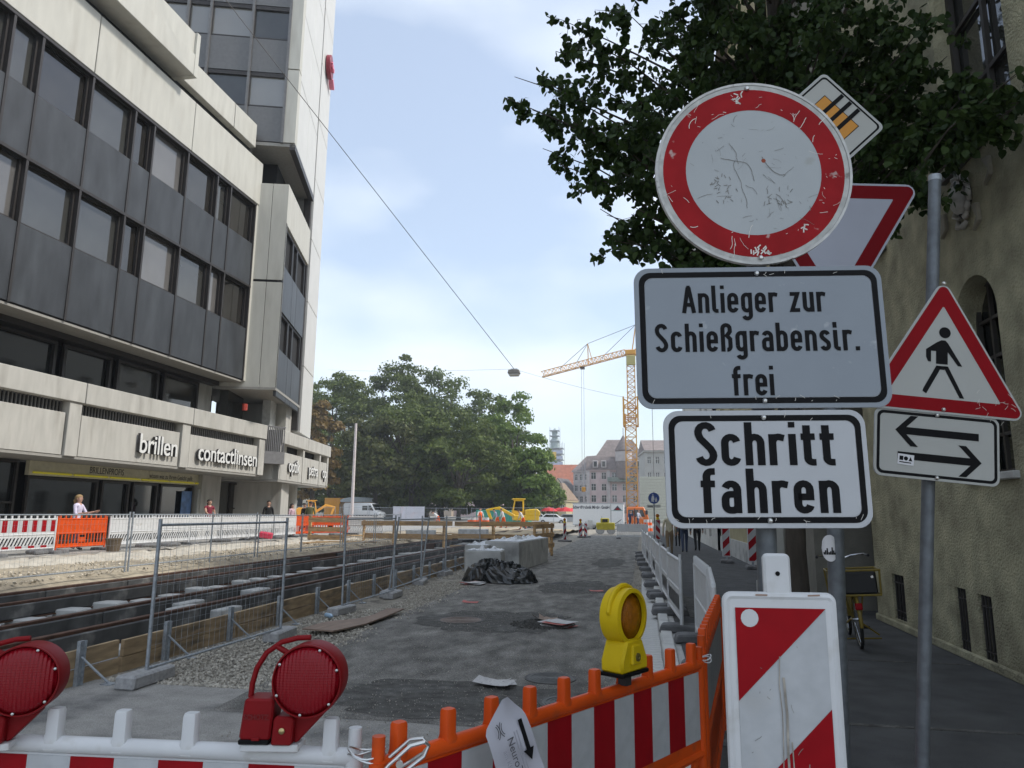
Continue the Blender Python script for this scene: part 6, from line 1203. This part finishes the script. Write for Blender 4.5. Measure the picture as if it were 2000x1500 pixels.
# ------------------------------------------------------------------ people
def person(label, loc, rz, h, top, legs, hair, shoes=None, pose=None, sleeves=True, skirt=False, group=None, skin=(.5,.3,.22), long_hair=False, vest=None):
    P = dict(step=.12, la=(.0,.0), ra=(.0,.0), bend=0., turn=0.); P.update(pose or {}); st = P['step']*h; sh = .105*h; nodes = []; edges = []; lab = []
    def nd(p, r, par, l): nodes.append((V(p), r)); lab.append(l); i = len(nodes)-1; (edges.append((par, i)) if par is not None else None); return i
    b = P['bend']; rot = Matrix.Rotation(b, 3, 'X')               # bend forward about the hips (front is -y)
    def up(x, y, z): v = rot @ V((x, y, z-.53*h)); return (v.x, v.y, v.z+.53*h)
    pel = nd((0,0,.53*h), .075*h, None, 'legs'); wa = nd(up(0,.005*h,.62*h), .066*h, pel, 'top'); ch = nd(up(0,0,.73*h), .078*h, wa, 'top'); up_ = nd(up(0,.005*h,.80*h), .058*h, ch, 'top'); nk = nd(up(0,.0,.845*h), .031*h, up_, 'skin'); jaw = nd(up(0,-.02*h,.885*h), .042*h, nk, 'skin'); hd = nd(up(0,-.008*h,.935*h), .056*h, jaw, 'skin'); nd(up(0,0,.975*h), .04*h, hd, 'skin')
    hands = []
    for s, (fw, el) in ((-1, P['la']), (1, P['ra'])):            # shoulder swing, elbow bend
        S = V((s*sh, 0, .80*h)); d1 = V((s*.22, -sin(fw), -cos(fw))).normalized(); E = S+d1*.17*h; d2 = V((s*.05, -sin(fw+el), -cos(fw+el))).normalized(); Hn = E+d2*.15*h
        i = nd(up(*S), .036*h, up_, 'top'); j = nd(up(*E), .026*h, i, 'top' if sleeves else 'skin'); k = nd(up(*Hn), .018*h, j, 'top' if sleeves == 'long' else 'skin'); hands.append((V(up(*Hn)), (rot @ d2), s))
    for s, f in ((-1, st), (1, -st)):
        hp = nd((s*.052*h, 0, .50*h), .058*h, pel, 'legs'); kn = nd((s*.05*h, -f*.55-.01*h, .285*h), .038*h, hp, 'legs'); lift = .02*h if f < 0 else 0
        an = nd((s*.048*h, -f*1.0+.012*h, .05*h+lift), .024*h, kn, 'legs'); nd((s*.055*h, -f*1.0-.085*h, .024*h+lift*.4), .022*h, an, 'shoes')
    me = bpy.data.meshes.new('body'); me.from_pydata([tuple(n[0]) for n in nodes], edges, []); o = bpy.data.objects.new('body', me); COL.objects.link(o); o.modifiers.new('skin', 'SKIN'); sub = o.modifiers.new('sub', 'SUBSURF'); sub.levels = 2; sub.render_levels = 2
    for i, n in enumerate(nodes): sv_ = me.skin_vertices[0].data[i]; k = n[1]; sv_.radius = (k*1.25, k*.85) if lab[i] == 'top' and i < 4 else (k, k); sv_.use_root = (i == 0)
    dg = bpy.context.evaluated_depsgraph_get(); bm_ = bpy.data.meshes.new_from_object(o.evaluated_get(dg)); bpy.data.objects.remove(o)
    mats = {'skin': M('skin_%.2f' % skin[0], skin, .6, var=.05), 'top': top, 'legs': legs, 'shoes': shoes or rubber}; order = ['skin','top','legs','shoes']
    bm_.materials.clear(); [bm_.materials.append(mats[k]) for k in order]
    for f in bm_.polygons:
        c = f.center; best = None
        for a, b2 in edges:
            A, B = nodes[a][0], nodes[b2][0]; t_ = max(0, min(1, (c-A).dot(B-A)/max((B-A).length_squared, 1e-9))); d = (c-A.lerp(B, t_)).length
            if best is None or d < best[0]: best = (d, lab[b2] if lab[b2] != 'skin' or t_ > .35 else lab[a])
        f.material_index = order.index(best[1]); f.use_smooth = True
    bm = bmesh.new(); bm.from_mesh(bm_); mb = MB()
    for Hn, d, s in hands:                                        # palm and five fingers
        sd = d.cross(V((0,1,0))).normalized() if abs(d.y) < .9 else V((1,0,0)); fwv = sd.cross(d).normalized(); mb.tube([Hn-d*.01*h, Hn+d*.03*h, Hn+d*.052*h], [.014*h,.019*h,.017*h], 8)
        for k in range(4): o_ = fwv*(k-1.5)*.0095*h; ln = (.04,.046,.043,.034)[k]*h; mb.tube([Hn+d*.048*h+o_, Hn+d*(.048*h+ln*.55)+o_-sd*s*.003*h, Hn+d*(.048*h+ln)+o_-sd*s*.012*h], [.0058*h,.0054*h,.0042*h], 6)
        mb.tube([Hn+d*.015*h+fwv*.014*h, Hn+d*.035*h+fwv*.028*h, Hn+d*.055*h+fwv*.031*h], [.007*h,.0065*h,.005*h], 6)
    nose = V(up(0,-.068*h,.915*h)); mb.tube([V(up(0,-.05*h,.935*h)), nose, V(up(0,-.05*h,.905*h))], [.006*h,.009*h,.004*h], 6)
    for s in (-1, 1): mb.tube([V(up(s*.05*h,.004*h,.905*h)), V(up(s*.056*h,.004*h,.92*h)), V(up(s*.05*h,.004*h,.937*h))], .008*h, 6)
    m2 = mb.mesh('x', mats['skin']); bm.from_mesh(m2); bm.to_mesh(bm_); bm.free(); bm_.update()
    t = thing('person', label, 'person', loc, rz, group); put('body', bm_, t)
    hc = V(up(0,.006*h,.945*h)); hm = MB()
    def hf(u, v):
        a = u*2*pi; q = v*pi*(.5 if not long_hair else .62); fr = 1 if sin(a) > -.35 else .68; return hc+rot @ V((.061*h*cos(a)*sin(q*fr), .066*h*sin(a)*sin(q*fr), .058*h*cos(q*fr)))
    hm.grid(hf, 20, 8)
    if long_hair: hm.tube([hc+rot @ V((0,.045*h,0)), hc+rot @ V((0,.062*h,-.05*h)), hc+rot @ V((0,.06*h,-.13*h))], [.035*h,.036*h,.014*h], 8)
    hm.build('hair', hair, t, smooth='all')
    em = MB()
    for s in (-1,1): em.lathe([(.0055*h,0),(.004*h,-.003*h),(0,-.004*h)], 8, up(s*.02*h,-.052*h,.938*h), 'y')
    em.build('eyes', blackm, t)
    if skirt: MB().lathe([(.085*h,.0),(.1*h,-.15*h),(.09*h,-.2*h)], 16, (0,0,.56*h)).build('skirt', legs, t, smooth=True)
    if vest: MB().lathe([(.098*h,.0),(.1*h,.1*h),(.085*h,.2*h),(.05*h,.24*h)], 16, (0,0,0)).build('vest', vest, t, smooth=True, loc=up(0,0,.57*h), rot=(b,0,0))
    return t
cl = lambda n, c: M('cloth_'+n, c, .85, var=.12, scale=12)
brown_h = M('hair_brown', (.13,.075,.04), .7, var=.2, scale=30); dark_h = M('hair_dark', (.03,.024,.02), .7, var=.2, scale=30); blond_h = M('hair_blond', (.3,.2,.09), .7, var=.2, scale=30)
jeans = cl('jeans', (.05,.07,.13)); blk = cl('black', (.02,.02,.022)); lil = cl('lilac', (.62,.58,.72)); maroon = cl('maroon', (.22,.025,.045)); org = M('hi_vis_orange', (.85,.13,.02), .7, var=.08)
p = AX(152, 1000, -17.3); person('woman in a lilac top with long brown hair walking past the shop', (p.x, p.y, .43), R(100), 1.70, lil, jeans, blond_h, pose=dict(step=.1, la=(.3,1.4), ra=(.5,1.3)), sleeves=True, long_hair=True)
p = AX(408, 1000, -18.3); person('woman in a maroon top with arms apart by the shop window', (p.x, p.y, .43), R(60), 1.72, maroon, blk, dark_h, pose=dict(step=.06, la=(.8,.4), ra=(.1,.3)), sleeves=False, long_hair=True)
p = AX(524, 1000, -18.8); person('person in dark clothes in the shadow of the entrance', (p.x, p.y, .43), R(40), 1.75, blk, blk, dark_h)
p = AX(570, 1000, -17.6); person('woman with dark hair in a pale pink top behind the barriers', (p.x, p.y, .43), R(80), 1.62, cl('pink', (.6,.42,.48)), jeans, dark_h, long_hair=True)
p = AX(606, 1000, -17.0); person('man in an olive green jacket by the far orange barrier', (p.x, p.y, .43), R(190), 1.74, cl('olive', (.16,.17,.08)), jeans, dark_h, sleeves='long')
p = AX(594, 1000, -17.4); person('person in black beside the olive jacket', (p.x, p.y, .43), R(150), 1.66, blk, jeans, dark_h, sleeves='long')
GW = 'walkers on the right pavement'
for px, Y, lb, c_, lg, hr, hh_ in ((1308, 30, 'walker in a cream jacket and tan trousers seen from behind', cl('cream', (.52,.47,.34)), cl('tan', (.24,.17,.1)), blond_h, 1.68), (1337, 31.5, 'walker in a blue grey jacket and jeans carrying a backpack', cl('slate', (.12,.15,.18)), jeans, brown_h, 1.74), (1362, 33, 'walker in a brown jacket and black trousers seen from behind', cl('brown', (.1,.06,.035)), blk, dark_h, 1.76), (1324, 37, 'distant walker in a red coat behind the others', cl('red', (.45,.03,.03)), blk, brown_h, 1.7)):
    p = GZ(px, 1080); p = AY(px, 1060, Y); t = person(lb, (p.x, Y, .1), R(180), hh_, c_, lg, hr, pose=dict(step=random.uniform(.07,.13), la=(.2,.2), ra=(-.2,.3)), sleeves='long', group=GW)
    if 'backpack' in lb: MB().box(-.15,.15,.1,.27,.95,1.42).build('backpack', cl('pack', (.3,.32,.33)), t, .05)
GB = 'site workers'; wh = cl('white', (.62,.62,.62)); op = cl('orange', (.75,.13,.03))
for px, Y, lb, tp, vs, ps in ((938, 64, 'site worker in white top and orange trousers by the red barrels', wh, None, dict(step=.03)), (972, 62, 'site worker in a blue grey top behind the timber boards', cl('bluegrey', (.3,.34,.45)), None, dict(bend=.5)), (984, 62, 'site worker in a white shirt beside the blue grey one', wh, None, dict(bend=.35)), (1022, 60, 'site worker in white bending before the excavator', wh, None, dict(bend=.6)), (856, 70, 'site worker stooping by the mesh fences', wh, None, dict(bend=1.0)), (1230, 70, 'worker in dark vest and white shirt bending by the truck cab', cl('navy', (.05,.07,.14)), None, dict(bend=.4)), (1246, 70, 'worker in a pale shirt beside the truck door', cl('paleblue', (.5,.52,.6)), None, dict(bend=.1))):
    p = AY(px, 1010, Y); person(lb, (p.x, Y, .3), R(random.choice((60,-60,20))), 1.76, tp, op if px < 1100 else jeans, dark_h, pose=dict(la=(.6,.5), ra=(.4,.5), **ps), group=GB, vest=org if px in (938,) else None)
# barrels and small roller
for i, (px, Y) in enumerate(((918,66), (925,66), (932,66.3), (944,66.2), (951,66), (1262,62), (1268,62.5))):
    p = AY(px, 1015, Y); t = thing('traffic_barrel', 'red and white banded traffic barrel among the workers' if i < 5 else 'red and white banded traffic barrel by the truck', 'barrel', (p.x, Y, .25), 0, 'banded barrels by the workers' if i < 5 else 'banded barrels by the truck'); 
    for k in range(4): MB().lathe([(.27-.02*k,.24*k),(.265-.02*k,.24*k+.235)], 16).build('band', org if k % 2 == 0 else wplast, t, smooth=True)
RO = thing('hand_roller', 'small yellow roller parked in front of the box trailer', 'roller', (-3.0, 60, 0), R(5)); MB().box(-.75,.75,-.4,.4,.35,.95).build('body', M('paint_mustard', (.42,.36,.03), .5, var=.15, scale=4), RO, .05); MB().box(-.4,.3,-.35,.35,.95,1.3).build('hood', M('paint_mustard', (.42,.36,.03)), RO, .05)
for x in (-.45,.45): MB().lathe([(.33,-.38),(.35,-.35),(.35,.35),(.33,.38)], 20, (x,0,.35), 'y').build('drum', rimm, RO, smooth=True)
MB().box(-.25,.15,-.37,-.352,1.0,1.22).build('vent', rubber, RO); MB().tube([(.7,0,.8),(1.3,0,1.2)], .03, 6).build('tow_bar', fr_dk, RO)

# ------------------------------------------------------------------ mail bicycle
BK = thing('bicycle', 'yellow post bicycle with a black rear crate parked by the wall', 'bicycle', (2.58, 9.75, .1), R(82)); ybk = M('bike_yellow', (.2,.14,.012), .5, var=.15, scale=10); chrome = M('chrome', (.6,.6,.6), .2, 1., var=.05); BK.rotation_euler = (R(-4), 0, R(82))
for x, nm in ((0,'rear_wheel'), (1.12,'front_wheel')):
    w_ = MB().tube([(.33*cos(2*pi*i/32), 0, .33*sin(2*pi*i/32)) for i in range(32)], .02, 8, True).build(nm, tyre, BK, smooth=True, loc=(x,0,.35)); MB().tube([(.305*cos(2*pi*i/32), 0, .305*sin(2*pi*i/32)) for i in range(32)], .009, 6, True).build('rim', chrome, w_, smooth=True); mb = MB()
    for i in range(20): a = 2*pi*i/20; mb.tube([(.02*cos(a+.6), .03*(-1)**i, .02*sin(a+.6)), (.3*cos(a), 0, .3*sin(a))], .0014, 3, cap=False)
    mb.build('spokes', chrome, w_); MB().lathe([(.025,-.05),(.025,.05)], 10, axis='y').build('hub', chrome, w_); MB().tube([(.37*cos(R(a)), 0, .37*sin(R(a))) for a in range(20,190,12)], .022, 6).build('mudguard', ybk, w_, smooth=True)
fr = MB()
for a, b in (((0,.04,.35),(.42,.02,.3)), ((0,-.04,.35),(.42,-.02,.3)), ((.42,0,.3),(.27,0,.85)), ((0,.04,.35),(.3,0,.75)), ((0,-.04,.35),(.3,0,.75)), ((.42,0,.3),(.93,0,.72)), ((.32,0,.55),(.91,0,.8)), ((.9,0,.85),(.95,0,.6)), ((.95,.05,.6),(1.12,.05,.35)), ((.95,-.05,.6),(1.12,-.05,.35))): fr.tube([a, b], .016, 8)
fr.build('frame', ybk, BK, smooth=True); MB().prism([(-.12,-.08),(.14,-.02),(.14,.02),(-.12,.08)], .86, .92, 'xy').build('saddle', rubber, BK, .02, loc=(.26,0,0)); MB().tube([(.9,0,.85),(.88,0,1.02),(.9,.14,1.06),(.82,.29,1.08),(.7,.31,1.07)], .012, 8).tube([(.88,0,1.02),(.9,-.14,1.06),(.82,-.29,1.08),(.7,-.31,1.07)], .012, 8).build('handlebar', chrome, BK, smooth=True)
for s in (-1,1): MB().tube([(.75,s*.305,1.073),(.64,s*.315,1.066)], .018, 8).build('grip', rubber, BK)
cr = MB()
for z, e in ((.66,.0), (.95,.02)): cr.tube([(-.3-e,-.27-e,z),(.1,-.27-e,z),(.1,.27+e,z),(-.3-e,.27+e,z)], .013, 8, True)
for x, y in ((-.3,-.27),(-.3,.27),(.1,-.27),(.1,.27)): cr.tube([(x,y,.66),(x,y*1.06,.95)], .012, 6)
for s in (-1,1): cr.tube([(-.05,s*.1,.66),(0,s*.05,.38)], .012, 6)
cr.build('carrier', ybk, BK, smooth=True); MB().box(-.27,.07,-.25,.25,.67,.93).build('crate', M('crate_black', (.015,.015,.016), .5), BK, .02)
for y in (-.2,.2): MB().lathe([(.016,-.005),(.016,.005)], 10, (-.285,y,.87), 'x').build('reflector', chrome, BK)
MB().box(-.38,-.36,-.04,.04,.5,.58).build('tail_light', foil_r, BK, .01); MB().prism([(-.13,.4),(.12,.4),(.1,.7),(-.1,.7)], .14, .2, 'xz').build('pannier', M('bag_clear', (.3,.3,.31), .3, var=.4, scale=14), BK, .02)
MB().tube([(.4,-.03,.3),(.42,-.28,.1)], .012, 6).tube([(.4,.03,.3),(.42,.28,.1)], .012, 6).tube([(.42,-.3,.06),(.42,.3,.06)], .011, 6).build('stand', ybk, BK); MB().tube([(.42,-.09,.3),(.52,-.1,.2)], .01, 6).build('crank', chrome, BK); MB().box(.47,.57,-.19,-.1,.17,.2).build('pedal', rubber, BK)

# ------------------------------------------------------------------ hazy summer air
hz = MB().box(-170, 170, -30, 420, -1.2, 52).build('haze', None); hz.data.materials.clear(); hm_ = bpy.data.materials.new('haze_air'); hm_.use_nodes = True; n_ = hm_.node_tree.nodes; n_.clear(); ho = n_.new('ShaderNodeOutputMaterial'); pv = n_.new('ShaderNodeVolumePrincipled'); pv.inputs['Color'].default_value = (.86,.92,1,1); pv.inputs['Density'].default_value = .0006; pv.inputs['Anisotropy'].default_value = .2
hm_.node_tree.links.new(pv.outputs[0], ho.inputs['Volume']); hz.data.materials.append(hm_); hz['kind'] = 'stuff'; hz['label'] = 'thin pale summer haze over the street'
